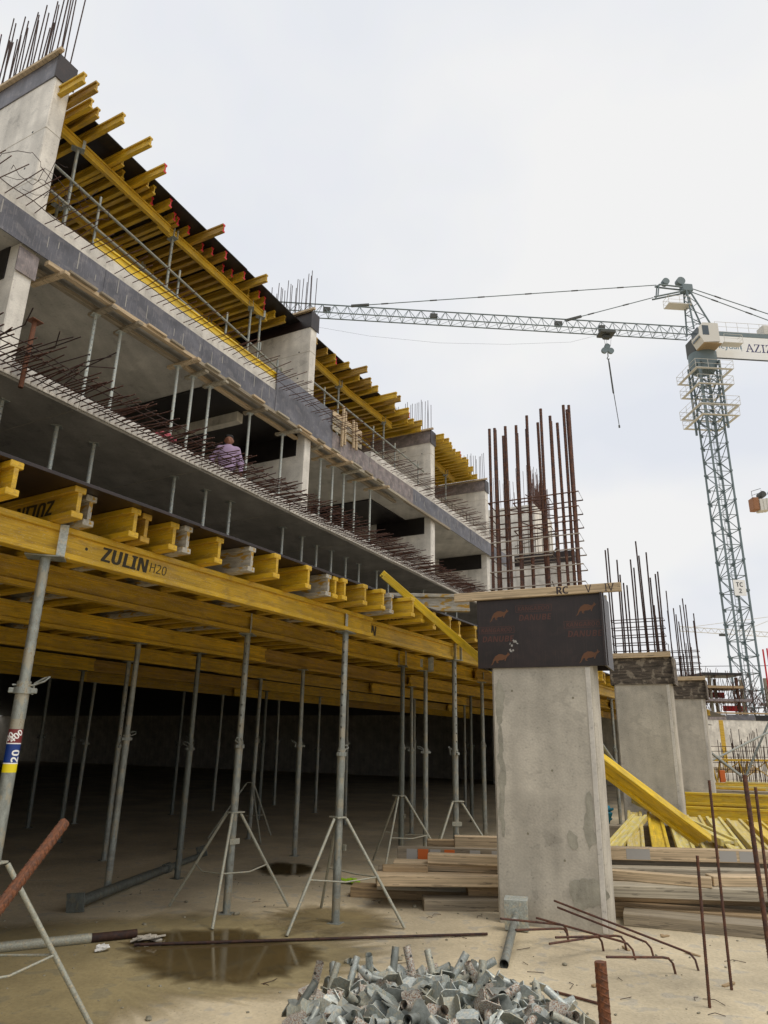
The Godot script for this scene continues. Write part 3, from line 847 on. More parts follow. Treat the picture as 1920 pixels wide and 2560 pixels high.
# ------------------------------------------------------------------ props
func build_props() -> void:
	var low := "grey steel prop standing on the slab under the yellow deck beams"
	var g := "props under the near deck"
	# nearest prop at the left edge, with stickers
	var p0 := prop("near galvanised prop with red blue and yellow height stickers", "", D(2.55, -3.93, 0), 2.548, 0.70, M.galv, 0.3, true)
	var R := 0.0369
	for st in [[1.47, 0.075, M.sticker_red, "red_sticker"], [1.365, 0.10, M.blue, "blue_sticker"], [1.315, 0.045, M.sticker_yellow, "yellow_sticker"], [1.465, 0.006, M.white, "white_stripe"], [1.36, 0.006, M.white, "white_stripe"]]:
		part(p0, st[3], MB.new().rings([V(0, st[0], 0), V(0, st[0] + st[1], 0)], [R + (0.0003 if st[3] != "white_stripe" else 0.0006), R + (0.0003 if st[3] != "white_stripe" else 0.0006)], 24, false).mesh(), st[2])
	wrap_text(p0, "400", 0.034, V(0, 1.508, 0), 0.35, 0.75, M.white)
	wrap_text(p0, "400", 0.034, V(0, 1.495, 0), -0.95, 0.75, M.white)
	wrap_text(p0, "20", 0.045, V(0, 1.40, 0), 0.75, PI / 2, M.white)
	prop("grey steel prop with a worn blue sticker carrying the lettered beams' overlap", "", D(5.85, -3.93, 0), 2.548, 0.56, M.galv, 1.2, true)
	prop("grey steel prop under the deck edge just short of the concrete column", "", D(8.45, -3.98, 0), 2.548, 0.56, M.galv, 2.1, true)
	for q in [[5.57, -4.95], [8.79, -4.95], [9.5, -4.95], [2.0, -4.95], [11.6, -4.95], [5.6, -6.6], [6.6, -6.6], [8.71, -6.6], [9.9, -6.6], [3.6, -6.6], [12.2, -6.6], [4.5, -8.3], [6.9, -8.3], [8.2, -8.3], [9.7, -8.3], [12.6, -8.3], [4.9, -10.2], [7.6, -10.2], [10.2, -10.2], [12.2, -10.2], [14.2, -10.2], [6.2, -12.2], [9.4, -12.2], [13.0, -12.2], [16.2, -12.2], [14.0, -3.95], [16.5, -3.95], [19.4, -3.95], [12.2, -3.95], [14.6, -4.95], [17.0, -4.95], [14.8, -6.6], [17.2, -6.6], [20.3, -6.6], [15.4, -8.3], [18.2, -8.3], [8.4, -12.2], [11.8, -12.2], [15.2, -12.2]]:
		prop(low, g, D(q[0] + rr(-0.05, 0.05), q[1], 0), 2.548, rr(0.54, 0.62), [M.galv, M.galv_dark, M.galv][rng.randi() % 3], rr(0, 6), q[1] > -6.0, V(rr(-0.012, 0.012), 0, rr(-0.012, 0.012)) if q[1] < -5.0 else Vector3.ZERO)
	var tl := "spindly folding tripod clasping a prop under the deck"
	for q in [[5.85, -3.93, 2.2], [5.57, -4.95, 0.9], [8.79, -4.95, 2.5], [8.45, -3.98, 0.2], [9.7, -8.3, 1.4], [2.55, -3.93, 2.95], [12.2, -3.95, 0.7]]:
		tripod(tl, D(q[0], q[1], 0), q[2])
	# between the deck and the lower slab
	for q in [[4.63, -8.66], [5.50, -8.74], [6.17, -8.80], [7.76, -8.78], [8.50, -8.78], [9.18, -8.83], [10.92, -8.98], [11.66, -9.04], [12.38, -9.18], [12.9, -9.14], [13.57, -9.19], [14.24, -9.25], [15.05, -9.23], [15.73, -9.29], [17.65, -9.26], [18.46, -9.41], [19.07, -9.25], [19.84, -9.25]]:
		prop("shiny steel prop between the near deck and the first floor slab above", "props carrying the lower slab", D(q[0], q[1], 2.973), 5.698, 0.45, M.galv_new, rr(0, 6))
	# between lower and upper slab
	for q in [[6.97, -9.52], [7.56, -9.56], [8.95, -9.50], [9.40, -9.52], [9.88, -9.50], [11.25, -9.54], [12.50, -9.55], [13.58, -9.58], [14.18, -9.55], [14.78, -9.56], [15.38, -9.58], [16.0, -9.6], [16.8, -9.55]]:
		prop("pale perforated prop standing behind the rusty bars between the two floors", "props carrying the upper slab edge", F(q[0], q[1], 5.92), 8.475, 0.36, M.galv_new, rr(0, 6))
	# rusty raking tube at the left edge of the lower slab
	solo("rusty_brace", "short rusty tube with a plate rising from the lower slab edge", "brace", MB.new().tube(V(0, 0, 0), V(0.03, 0.95, -0.02), 0.03, 10).box(V(0.16, 0.012, 0.14), V(0.03, 0.95, -0.02), 0.002).mesh(), M.rust_bright, Transform3D(Basis(T2, Vector3.UP, N2), F(4.72, -7.62, 5.55)))

func wrap_text(parent: Node3D, txt: String, h: float, c: Vector3, ang: float, tilt: float, mat: Material) -> void:
	# lettering bent round a tube
	var tmh := TextMesh.new()
	var f := SystemFont.new()
	f.font_names = PackedStringArray(["Droid Sans"]); f.font_weight = 700
	tmh.font = f; tmh.text = txt; tmh.font_size = 32; tmh.pixel_size = h / 23.0; tmh.depth = 0.0004; tmh.curve_step = 2.0
	var a := tmh.get_mesh_arrays()
	var vs: PackedVector3Array = a[Mesh.ARRAY_VERTEX]
	var ns := PackedVector3Array()
	for i in vs.size():
		var p := vs[i].rotated(Vector3.BACK, tilt)
		var th := ang + p.x / 0.0369
		var n := V(sin(th), 0, cos(th))
		vs[i] = c + n * (0.0376 + p.z) + V(0, p.y, 0)
		ns.append(n)
	var b := []
	b.resize(Mesh.ARRAY_MAX)
	b[Mesh.ARRAY_VERTEX] = vs; b[Mesh.ARRAY_NORMAL] = ns; b[Mesh.ARRAY_INDEX] = a[Mesh.ARRAY_INDEX]
	var m := ArrayMesh.new()
	m.add_surface_from_arrays(Mesh.PRIMITIVE_TRIANGLES, b)
	part(parent, "print", m, mat)

# ------------------------------------------------------------------ formwork of the top floor
func build_top_formwork() -> void:
	var bf := Transform3D(Basis(T2, Vector3.UP, N2), F(13, -9.2, 0))
	var bays := [[5.62, 13.0, -9.3, -9.62], [13.3, 20.38, -9.64, -9.72], [20.75, 25.68, -9.55, -9.62]]
	for i in 3:
		var b: Array = bays[i]
		var t := thing("roof_formwork_deck", ["black plywood deck over the widest bay of the top floor", "black plywood deck over the middle bay of the top floor", "black plywood deck over the far bay of the top floor"][i], "formwork", bf)
		var s: float = b[0]
		while s < b[1] - 0.1:
			var l: float = minf(2.44, b[1] - s)
			var o: float = lerpf(b[2], b[3], (s + l * 0.5 - b[0]) / (b[1] - b[0]))
			var ang: float = (b[3] - b[2]) / (b[1] - b[0])
			part(t, "plywood_sheet", cb(V(l - 0.006, 0.021, 9.0 if i < 2 else 3.4), 0.001), M.ply_black, Transform3D(Basis.from_euler(V(0, -ang, 0)), lb(s + l * 0.5, 11.915, o - (4.5 if i < 2 else 1.7) + rr(-0.02, 0.02))))
			s += l
	# secondary beams: s, o of the end, cap
	var e1 := [[5.41, 8.66, 0], [5.62, 8.61, 0], [5.81, 8.96, 0], [5.99, 9.01, 0], [6.27, 8.70, 0], [6.87, 8.66, 0], [6.97, 9.47, 0], [7.20, 9.72, 0], [7.46, 8.89, 1], [7.59, 9.46, 0], [7.77, 9.48, 0], [7.97, 9.75, 1], [8.19, 9.46, 1], [8.52, 9.67, 1], [8.65, 9.70, 1], [8.96, 9.69, 1], [9.25, 8.98, 1], [9.52, 9.81, 1], [9.72, 9.70, 1], [9.96, 9.52, 1], [10.29, 9.88, 1], [10.52, 9.81, 1], [10.72, 9.61, 1], [11.03, 9.19, 0], [11.29, 9.93, 0], [11.46, 9.75, 1], [11.72, 9.78, 1], [11.92, 9.95, 1], [12.3, 9.9, 0], [12.6, 9.8, 0],
		[13.83, 9.63, 0], [14.40, 9.66, 0], [14.77, 9.63, 0], [14.97, 9.73, 1], [15.32, 9.51, 0], [15.75, 9.16, 2], [16.06, 9.60, 2], [16.4, 9.40, 0], [16.62, 9.50, 2], [16.92, 9.44, 0], [17.55, 9.12, 2], [17.81, 9.12, 0], [18.15, 9.50, 0], [18.4, 9.62, 0], [18.68, 9.26, 2], [19.00, 9.40, 1], [19.3, 9.6, 0], [19.48, 9.47, 0], [19.71, 9.27, 0], [20.1, 9.5, 0],
		[21.03, 9.04, 0], [21.25, 9.16, 0], [21.46, 9.03, 0], [21.82, 9.09, 2], [22.10, 9.18, 2], [22.45, 9.2, 0], [22.75, 9.13, 1], [23.02, 9.20, 0], [23.36, 9.13, 2], [23.58, 9.14, 0], [23.85, 9.25, 0], [24.03, 9.34, 0], [24.35, 9.25, 0], [24.56, 9.51, 0], [24.85, 9.52, 0], [25.2, 9.4, 0]]
	for e in e1:
		var o: float = -e[1]
		var far: bool = e[0] > 20.5
		var lab := "yellow beam jutting out under the black plywood of the top floor"
		var grp := "plain beams of the top formwork"
		if e[2] == 1:
			lab = "yellow beam with a red end cap under the top plywood"; grp = "red capped beams of the top formwork"
		elif e[2] == 2:
			lab = "yellow top floor beam with black lettering at its jutting end"; grp = "lettered beams of the top formwork"
		var b := beam(lab, grp, F(e[0], o - (4.9 if not far else 3.3), 11.7005), F(e[0], o, 11.7005), Vector3.UP, M["yellow%d" % (rng.randi() % 4 if not far else (rng.randi() % 2) * 2)], M.red if e[2] == 1 else null)
		if e[2] == 2:
			var l := snappedf(4.9 if not far else 3.3, 0.1)
			letters(b, "print", "ZULIN", 0.09, M.print_black, Transform3D(Basis(V(1, 0, 0), V(0, -1, 0), V(0, 0, -1)), V(l * 0.5 - 0.3, 0.1, -0.0142)))
	# primary beams
	for q in [[5.7, -9.68, 8.6, -9.86], [8.35, -9.9, 12.1, -10.02], [13.4, -10.08, 16.3, -10.18], [16.1, -10.2, 19.1, -10.12], [20.9, -10.1, 24.7, -10.2], [5.7, -11.2, 9.6, -11.35], [9.4, -11.4, 12.9, -11.5], [13.4, -11.6, 17.3, -11.6], [17.1, -11.66, 20.3, -11.6], [5.7, -12.9, 9.6, -12.9], [9.4, -12.96, 12.9, -12.96], [13.4, -13.0, 17.0, -13.0], [21.0, -11.5, 24.9, -11.5]]:
		beam("yellow main beam running under the cross beams of the top formwork", "main beams of the top formwork", F(q[0], q[1], 11.4995), F(q[2], q[3], 11.4995), Vector3.UP, M["yellow%d" % (rng.randi() % 3)])
	for q in [[6.2, -9.71], [8.75, -9.9], [11.5, -10.0], [11.9, -10.02], [13.9, -10.1], [15.85, -10.17], [18.6, -10.13], [21.6, -10.12], [23.8, -10.18], [7.0, -11.26], [9.2, -11.34], [11.6, -11.45], [15.0, -11.6], [18.4, -11.62], [8.0, -12.9], [11.0, -12.96], [15.0, -13.0], [22.5, -11.5], [24.4, -11.5]]:
		prop("steel prop on the upper floor carrying the top formwork beams", "props under the top formwork", F(q[0], q[1], 8.952), 11.498, 0.5, M.galv, rr(0, 6), true)

# ------------------------------------------------------------------ columns of the front row
func column(label: String, origin: Vector3, ang: float, w: float, d: float, ycon: float, ytop: float, formed: Material, first: bool) -> Node3D:
	var ux := V(cos(ang), 0, sin(ang))
	var fr := Transform3D(Basis(ux, Vector3.UP, ux.cross(Vector3.UP)), origin)
	var t := thing("concrete_column", label, "column", fr)
	# shaft: arrises chamfered, cast against sheets (slight steps)
	var mb := MB.new()
	mb.box(V(w, ycon + 0.2, d), V(w * 0.5, (ycon + 0.2) * 0.5 - 0.02, -d * 0.5), 0.02)
	part(t, "shaft", mb.mesh(), M.concrete)
	part(t, "cover_strip", cb(V(0.045, ycon - 0.02, 0.008), 0.002), M.concrete_fin, at(V(w - 0.05, ycon * 0.5, 0.002)))
	var over := 0.12 if first else 0.05
	var hp := ytop - ycon
	part(t, "form_panel", cb(V(w + over * 2.0 + (0.04 if first else 0.0), hp, 0.019), 0.001), formed, at(V(w * 0.5 + 0.01, ycon + hp * 0.5, 0.011)))
	part(t, "form_panel", cb(V(0.019, hp, d + 0.20), 0.001), formed, at(V(w + 0.012 + over, ycon + hp * 0.5 - 0.01, -d * 0.5)))
	part(t, "form_panel", cb(V(0.019, hp, d + 0.05), 0.001), formed, at(V(-0.02 - over * 0.5, ycon + hp * 0.5, -d * 0.5 - 0.05)))
	part(t, "form_panel", cb(V(w + over * 2.0, hp, 0.019), 0.001), formed, at(V(w * 0.5, ycon + hp * 0.5, -d - 0.13)))
	return t
func build_columns() -> void:
	# column nearest the camera
	var t := column("stained concrete column topped with dark printed plywood and a timber plank", V(1.10, 0, -7.20), deg_to_rad(24), 0.98, 0.35, 2.24, 2.93, M.ply_brown, true)
	var pl := part(t, "plank", cb(V(1.66, 0.085, 0.045), 0.004), M.wood2, Transform3D(Basis.from_euler(V(0, 0, 0.004)), V(0.47, 2.965, 0.045)))
	letters(pl, "painted_mark", "RC", 0.075, M.paint_black, at(V(0.28, 0.0, 0.0225)))
	letters(pl, "painted_mark", "V", 0.075, M.paint_black, at(V(0.53, 0.0, 0.0225)), false)
	letters(pl, "painted_mark", "IV", 0.075, M.paint_black, at(V(0.72, 0.0, 0.0225)), false)
	var pb := part(t, "plank", cb(V(1.3, 0.085, 0.045), 0.004), M.wood0, at(V(0.45, 2.965, -0.52)))
	# print on the plywood: emblem and words
	var kan := PackedVector2Array([Vector2(0.0, 0.0), Vector2(0.015, 0.02), Vector2(0.03, 0.06), Vector2(0.05, 0.09), Vector2(0.085, 0.11), Vector2(0.12, 0.108), Vector2(0.15, 0.095), Vector2(0.172, 0.108), Vector2(0.178, 0.13), Vector2(0.185, 0.112), Vector2(0.2, 0.108), Vector2(0.19, 0.098), Vector2(0.172, 0.085), Vector2(0.158, 0.062), Vector2(0.15, 0.04), Vector2(0.142, 0.042), Vector2(0.143, 0.062), Vector2(0.12, 0.05), Vector2(0.09, 0.05), Vector2(0.07, 0.035), Vector2(0.085, 0.022), Vector2(0.062, 0.024), Vector2(0.055, 0.05), Vector2(0.04, 0.045), Vector2(0.02, 0.01)])
	var km := MB.new().prism(kan, 0.0008).mesh()
	var panel := t.get_child(2)
	for q in [[-0.50, 0.11, 1.0], [0.36, 0.13, 1.0], [-0.50, -0.32, 1.0], [0.36, -0.32, 1.0]]:
		part(panel, "printed_emblem", km, M.print_tan, at(V(q[0], q[1], 0.0099)))
	for q in [[-0.43, 0.03], [-0.05, 0.23], [0.42, 0.05]]:
		var fr := MB.new()
		for e in [[V(0.36, 0.004, 0.0006), V(0, 0.032, 0)], [V(0.36, 0.004, 0.0006), V(0, -0.032, 0)], [V(0.004, 0.06, 0.0006), V(0.178, 0, 0)], [V(0.004, 0.06, 0.0006), V(-0.178, 0, 0)]]:
			fr.box(e[0], e[1])
		part(panel, "printed_frame", fr.mesh(), M.print_brown, at(V(q[0], q[1], 0.0098)))
		letters(panel, "printed_words", "KANGAROO", 0.042, M.print_brown, at(V(q[0], q[1], 0.0098)), true, 0.1)
		letters(panel, "printed_words", "DANUBE", 0.058, M.print_brown, at(V(q[0] + 0.01, q[1] - 0.09, 0.0098)), true, 0.15)
	for i in 9:
		part(panel, "cement_splash", cb(V(rr(0.006, 0.018), rr(0.01, 0.03), 0.001), 0.0), M.drip, Transform3D(Basis.from_euler(V(0, 0, rr(-0.6, 0.6))), V(-0.27 + rr(-0.04, 0.05), -0.22 + rr(-0.1, 0.14), 0.0101)))
	# grout patches left on the shaft
	for q in [[0.86, 0.9, 0.05, 0.55, 5], [0.80, 0.32, 0.16, 0.30, 6], [0.075, 1.9, 0.04, 0.5, 7], [0.07, 1.2, 0.035, 0.9, 9], [0.70, 0.72, 0.07, 0.16, 8]]:
		var pts := []
		for k in 9:
			var a: float = TAU * k / 9.0
			pts.append(Vector2(cos(a) * q[2] * rr(0.7, 1.2), sin(a) * q[3] * 0.5 * rr(0.7, 1.2)))
		part(t, "grout_patch", blob(pts, 0.035, int(q[4])), M.concrete_grout, Transform3D(Basis(V(1, 0, 0), V(0, 0, 1), V(0, -1, 0)), V(q[0], q[1], 0.0035)))
	# reinforcement
	var bars := [[1197, 1057, 0], [1203, 1056, 1], [1211, 1058, 0], [1222, 1083, 1], [1245, 1064, 0], [1259, 1078, 1], [1268, 1065, 0], [1285, 1068, 1], [1298, 1034, 0], [1320, 1059, 1], [1335, 1025, 0], [1352, 1057, 1], [1359, 1043, 0], [1382, 1066, 0], [1396, 1025, 0], [1401, 1025, 1], [1406, 1043, 0], [1399, 1040, 1]]
	for q in bars:
		var x: float = 0.03 + (q[0] - 1197) / 209.0 * 0.87
		var top: float = 4.85 + (1060 - q[1]) / 235.0 + (0.10 if q[2] else 0.0)
		part(t, "rebar", ribbed(snappedf(top - 2.4, 0.05), 0.0165, 0.018), M.rust, Transform3D(Basis.from_euler(V(rr(-0.006, 0.006), rr(0, 6), rr(-0.006, 0.006))), V(x, 2.4, -0.05 - q[2] * 0.24)))
	for k in 7:
		var y := 3.06 + k * 0.155 + rr(-0.02, 0.02)
		var e := rr(-0.01, 0.02)
		var m: Material = M.cement_bar if k < 4 else M.rust
		part(t, "stirrup", MB.new().path([V(0.02 - e, y, -0.025), V(0.95 + e, y + 0.02, -0.025), V(0.95 + e, y + 0.02, -0.325), V(0.02 - e, y, -0.325), V(0.02 - e, y, -0.02)], 0.007, 6).mesh(), m)
		if k % 2 == 0: part(t, "stirrup", MB.new().path([V(0.28, y - 0.03, -0.03), V(0.66, y - 0.02, -0.03), V(0.66, y - 0.02, -0.32), V(0.28, y - 0.03, -0.32), V(0.28, y - 0.03, -0.03)], 0.007, 6).mesh(), m)
		part(t, "tie_bar", MB.new().path([V(0.5 + rr(-0.3, 0.3), y + 0.04, 0.0), V(0.5 + rr(-0.3, 0.3), y + 0.03, -0.33)], 0.006, 5).mesh(), m)
	for q in [[0.20, 2.02], [0.78, 1.95], [0.55, 1.3], [0.30, 0.75], [0.62, 0.55]]:
		part(t, "tie_cone", MB.new().tube(V(q[0], q[1], -0.01), V(q[0], q[1], 0.0015), 0.011, 8).mesh(), M.concrete_stain)
	# the others
	var spec := [["grey concrete column behind the leaning beam with rough plywood head", V(3.83, 0, -11.95), 27, 0.88, 2.50, 2.93], ["third concrete column half hidden behind the second one", V(6.06, 0, -15.79), 27, 0.86, 2.54, 2.93], ["far concrete column near the pale boundary wall", V(9.2, 0, -23.4), 27, 0.85, 2.3, 2.93]]
	for i in 3:
		var c: Array = spec[i]
		var o := column(c[0], c[1], deg_to_rad(c[2]), c[3], 0.35, c[4], c[5], M.ply_rough, false)
		part(o, "plank", cb(V(1.05, 0.08, 0.045), 0.004), M.wood2, at(V(0.40, 2.96, 0.05)))
		for k in 14:
			var x := 0.05 + (k >> 1) * 0.128 + rr(-0.02, 0.02)
			part(o, "rebar", ct(0.0135, snappedf(rr(1.75, 2.5), 0.1), 6), M.rust_dark, Transform3D(Basis.from_euler(V(rr(-0.015, 0.015), 0, rr(-0.015, 0.015))), V(x, 2.4, -0.05 - (k % 2) * 0.24)))
		for k in 5:
			var y := 3.04 + k * 0.13
			part(o, "stirrup", MB.new().path([V(0.03, y, -0.03), V(0.86, y, -0.03), V(0.86, y, -0.32), V(0.03, y, -0.32), V(0.03, y, -0.03)], 0.008, 5).mesh(), M.rust_dark)

# ------------------------------------------------------------------ far things
func build_far() -> void:
	# stair core beyond the building
	var bf := Transform3D(Basis(T2, Vector3.UP, N2), F(31.5, -9.75, 0))
	var c := thing("stair_core", "pale concrete stair core crowned with dense rusty mesh", "building", bf)
	part(c, "wall", MB.new().box(V(3.0, 12.0, 0.3), V(0, 6.0, 1.1), 0.02).mesh(), M.concrete_fin)
	part(c, "wall", MB.new().box(V(0.3, 12.0, 2.0), V(-1.35, 6.0, -0.06), 0.02).mesh(), M.concrete_fin)
	part(c, "wall", MB.new().box(V(0.3, 12.0, 2.0), V(1.35, 6.0, -0.06), 0.02).mesh(), M.concrete_fin)
	var g := MB.new()
	for i in 56:
		var x := -1.45 + (i % 28) * 0.107
		g.tube(V(x, 11.9, 1.02 + (i / 28) * 0.16), V(x + rr(-0.03, 0.03), 13.2 + rr(-0.3, 0.9), 1.02 + (i / 28) * 0.16), 0.011, 5)
	for i in 26:
		var z := -1.0 + (i % 13) * 0.16
		g.tube(V(-1.35 + (i / 13) * 2.7, 11.9, z), V(-1.35 + (i / 13) * 2.7, 13.6 + rr(-0.4, 0.4), z + rr(-0.03, 0.03)), 0.011, 5)
	for k in 6:
		g.tube(V(-1.45, 12.1 + k * 0.16, 1.12), V(1.45, 12.1 + k * 0.16, 1.12), 0.009, 5)
	part(c, "bar_crown", g.mesh(), M.rust).set_meta("kind", "stuff")
	# lower wall beside it
	var w := thing("fin_wall", "low far wall with brown plywood head seen between column bars", "wall", Transform3D(Basis(T2, Vector3.UP, N2), V(6.6, 0, -28.1)))
	part(w, "wall", MB.new().box(V(0.3, 8.7, 2.4), V(0, 4.35, 0), 0.02).mesh(), M.concrete_fin)
	part(w, "form_panel", cb(V(0.36, 0.45, 2.45), 0.003), M.ply_brown, at(V(0, 8.8, 0)))
	for k in 16:
		part(w, "starter_bar", ct(0.011, snappedf(rr(1.0, 1.5), 0.1), 5), M.rust_dark, at(V(0.08 if k % 2 else -0.08, 8.9, -1.1 + k * 0.145)))
	# boundary wall
	var bw := thing("boundary_wall", "long pale concrete wall with dark plywood strip closing the yard", "wall", at(V(40, 0, -62)))
	part(bw, "wall", MB.new().box(V(36, 4.25, 0.4), V(4.5, 2.125, 0), 0.02).mesh(), M.concrete_fin)
	for k in 6:
		part(bw, "form_panel", cb(V(2.4, 0.45, 0.03), 0.002), [M.ply_edge_old, M.ply_edge, M.ply_black][k % 3], at(V(-12.2 + k * 2.44, 4.20 + rr(-0.03, 0.03), 0.22)))
	part(bw, "plank", cb(V(15.0, 0.12, 0.3), 0.005), M.wood3, at(V(-6.0, 4.55, 0.15)))
	part(bw, "buttress", MB.new().box(V(0.5, 4.3, 0.6), V(-1.8, 2.15, 0.3), 0.02).mesh(), M.concrete)
	# frame of another block behind the wall
	var fb := thing("distant_block", "distant rusty reinforcement frame of another block behind the pale wall", "building", at(V(30, 0, -67)))
	for q in [[0.9, 8.15, 3.6, M.ply_black], [0.6, 7.0, 4.2, M.wood3], [0.2, 5.85, 6.2, M.ply_edge_old], [9.0, 5.7, 7.0, M.ply_edge_old], [10.0, 7.3, 5.0, M.wood3]]:
		part(fb, "floor_deck", cb(V(q[2], 0.22, 3.0), 0.01), q[3], at(V(q[0], q[1], 0)))
	for k in 12:
		part(fb, "frame_column", cb(V(0.22, 7.9, 0.22), 0.01), M.concrete_stain if k % 3 else M.rust, at(V(-1.6 + k * 1.3 + rr(-0.3, 0.3), 3.95, -1.0 + (k % 2) * 1.8)))
	var g2 := MB.new()
	for i in 330:
		var x := rr(-3.0, 14.0)
		g2.tube(V(x, rr(4.3, 6.0), rr(-1.5, 1.9)), V(x + rr(-0.1, 0.1), rr(6.4, 8.8) if x < 4 or x > 9 else rr(6.0, 7.2), rr(-1.5, 1.9)), 0.022, 4)
	part(fb, "bar_field", g2.mesh(), M.rust).set_meta("kind", "stuff")
	for k in 3:
		part(fb, "red_netting", cb(V(2.2, 0.5, 0.05), 0.01), M.red, at(V(-0.6 + k * 1.9, 5.3 + (k % 2) * 1.2, -1.7)))
	part(fb, "cable", MB.new().tube(V(-2.2, 8.9, 0), V(16, 9.4, 0), 0.03, 5).mesh(), M.wire)
	# red site hoist mast at the right edge of the view
	var rh := thing("hoist_mast", "red lattice hoist mast rising behind the boundary wall", "mast", at(V(34.4, 0, -63.5)))
	for sx in [-0.35, 0.35]:
		for sz in [-0.35, 0.35]:
			part(rh, "chord", ct(0.07, 10.2, 6), M.red, at(V(sx, 0, sz)))
	for k in 10:
		part(rh, "brace", MB.new().tube(V(-0.35, 0.4 + k, 0.35), V(0.35, 1.3 + k, 0.35), 0.04, 5).mesh(), M.red)
	# starter bars in the yard
	for i in 64:
		var right := i >= 26
		var x := rr(13.6, 17.6) if not right else rr(17.6, 19.8)
		var z := -32.5 - rr(0, 4.0) - (x - 13.6) * 0.5
		solo("yard_starter_bar", "rusty starter bar standing in the yard beyond the stacked timber" if not right else "rusty bar in the dense thicket by the yellow tripods of the yard", "rebar", ct(0.016, snappedf(rr(1.1, 2.6) if not right else rr(1.6, 2.6), 0.1), 5), M.rust_dark, Transform3D(Basis.from_euler(V(rr(-0.05, 0.05), 0, rr(-0.06, 0.06))), V(x, 0, z)), "scattered yard starter bars" if not right else "thicket of yard bars")
	for k in 5:
		solo("distribution_bar", "thin rusty bar tied level across the yard starter bars", "rebar", MB.new().tube(V(-2.2, 0, 0), V(2.2 + rr(0, 1), rr(-0.1, 0.1), -1.5), 0.014, 5).mesh(), M.rust_dark, at(V(16.0, 0.7 + k * 0.25, -34.5 - rr(0, 1.5))), "level bars in the yard")
	# raking tubes and posts
	solo("raking_tube", "grey double tube raking down across the yard bars", "brace", MB.new().tube(V(13.2, 1.95, -31.3), V(15.6, 0.06, -31.3), 0.045, 8).tube(V(13.3, 2.0, -31.6), V(15.75, 0.06, -31.5), 0.045, 8).mesh(), M.galv)
	solo("raking_tube", "long grey tube brace leaning up towards the boundary wall", "brace", MB.new().tube(V(18.8, 2.5, -35.4), V(11.6, 0.05, -31.4), 0.05, 8).mesh(), M.galv)
	solo("raking_tube", "steep grey tube brace crossing the long one in the yard", "brace", MB.new().tube(V(18.9, 3.1, -35.6), V(16.6, 0.05, -34.6), 0.05, 8).mesh(), M.galv_dark)
	for q in [[14.1, -31.0, 0.75, M.orange], [27.9, -60.4, 3.9, M.yellow0]]:
		solo("yard_post", "short orange post on a block in the yard" if q[2] < 1.0 else "tall yellow post against the pale boundary wall", "post", cb(V(0.22 if q[2] < 1 else 0.32, q[2], 0.12), 0.01), q[3], at(V(q[0], q[2] * 0.5, q[1])))
	solo("concrete_block", "low concrete block at the foot of the orange post", "block", cb(V(1.0, 0.3, 0.5), 0.02), M.concrete, at(V(14.3, 0.15, -30.4)))
	solo("orange_cone", "small orange plastic marker lying in the yard", "marker", MB.new().rings([V(0, 0, 0), V(0, 0.03, 0), V(0, 0.04, 0), V(0, 0.45, 0)], [0.2, 0.2, 0.14, 0.03], 10).mesh(), M.orange, Transform3D(Basis.from_euler(V(0.0, 0, 0)), V(12.6, 0, -29.5)))
	for k in 3:
		var p := V(15.0 + k * 1.7, 0, -35.0 - k * 0.8)
		var yt := thing("yellow_form_stand", "yellow steel form stand among the yard bars", "stand", at(p), "yellow stands in the yard")
		part(yt, "top", cb(V(1.4, 0.1, 0.3), 0.01), M.yellow0, at(V(0, 1.1, 0)))
		for a in [-1, 1]:
			part(yt, "leg", MB.new().tube(V(a * 0.6, 0, 0.2 * a), V(a * 0.45, 1.06, 0), 0.04, 6).mesh(), M.yellow1)
			part(yt, "brace", MB.new().tube(V(a * 0.55, 0.3, 0.1 * a), V(-a * 0.45, 1.02, 0), 0.025, 6).mesh(), M.yellow1)
	for k in 5:
		var yx := 10.6 + k * 0.95
		var yz := -24.5 - k * 1.1
		for r in 3:
			beam("yellow beam in a neat low stack across the yard", "low beam stacks in the yard", V(yx - 1.2, 0.205 * (r % 2), yz + r * 0.13), V(yx + 1.5, 0.205 * (r % 2), yz + 0.6 + r * 0.13), Vector3.UP, [M.yellow_new, M.yellow0, M.pale0][(k + r) % 3])
	for k in 4:
		solo("timber_crate", "rough timber crate left in the yard among the bars", "crate", MB.new().box(V(1.1, 0.12, 1.0), V(0, 0.06, 0), 0.01).box(V(1.1, 0.5, 0.06), V(0, 0.37, 0.47), 0.01).box(V(1.1, 0.5, 0.06), V(0, 0.37, -0.47), 0.01).box(V(0.06, 0.5, 0.88), V(0.52, 0.37, 0), 0.01).box(V(0.06, 0.5, 0.88), V(-0.52, 0.37, 0), 0.01).mesh(), M["wood%d" % k], Transform3D(Basis.from_euler(V(0, k * 0.7, 0)), V(15.5 + k * 2.1, 0, -39.0 - k * 2.0)), "crates in the yard")
	solo("low_wall", "low pale slab edge running across the yard behind the bars", "wall", cb(V(16, 0.35, 0.4), 0.02), M.concrete_fin, Transform3D(Basis.from_euler(V(0, 0.12, 0)), V(22, 0.175, -42)))

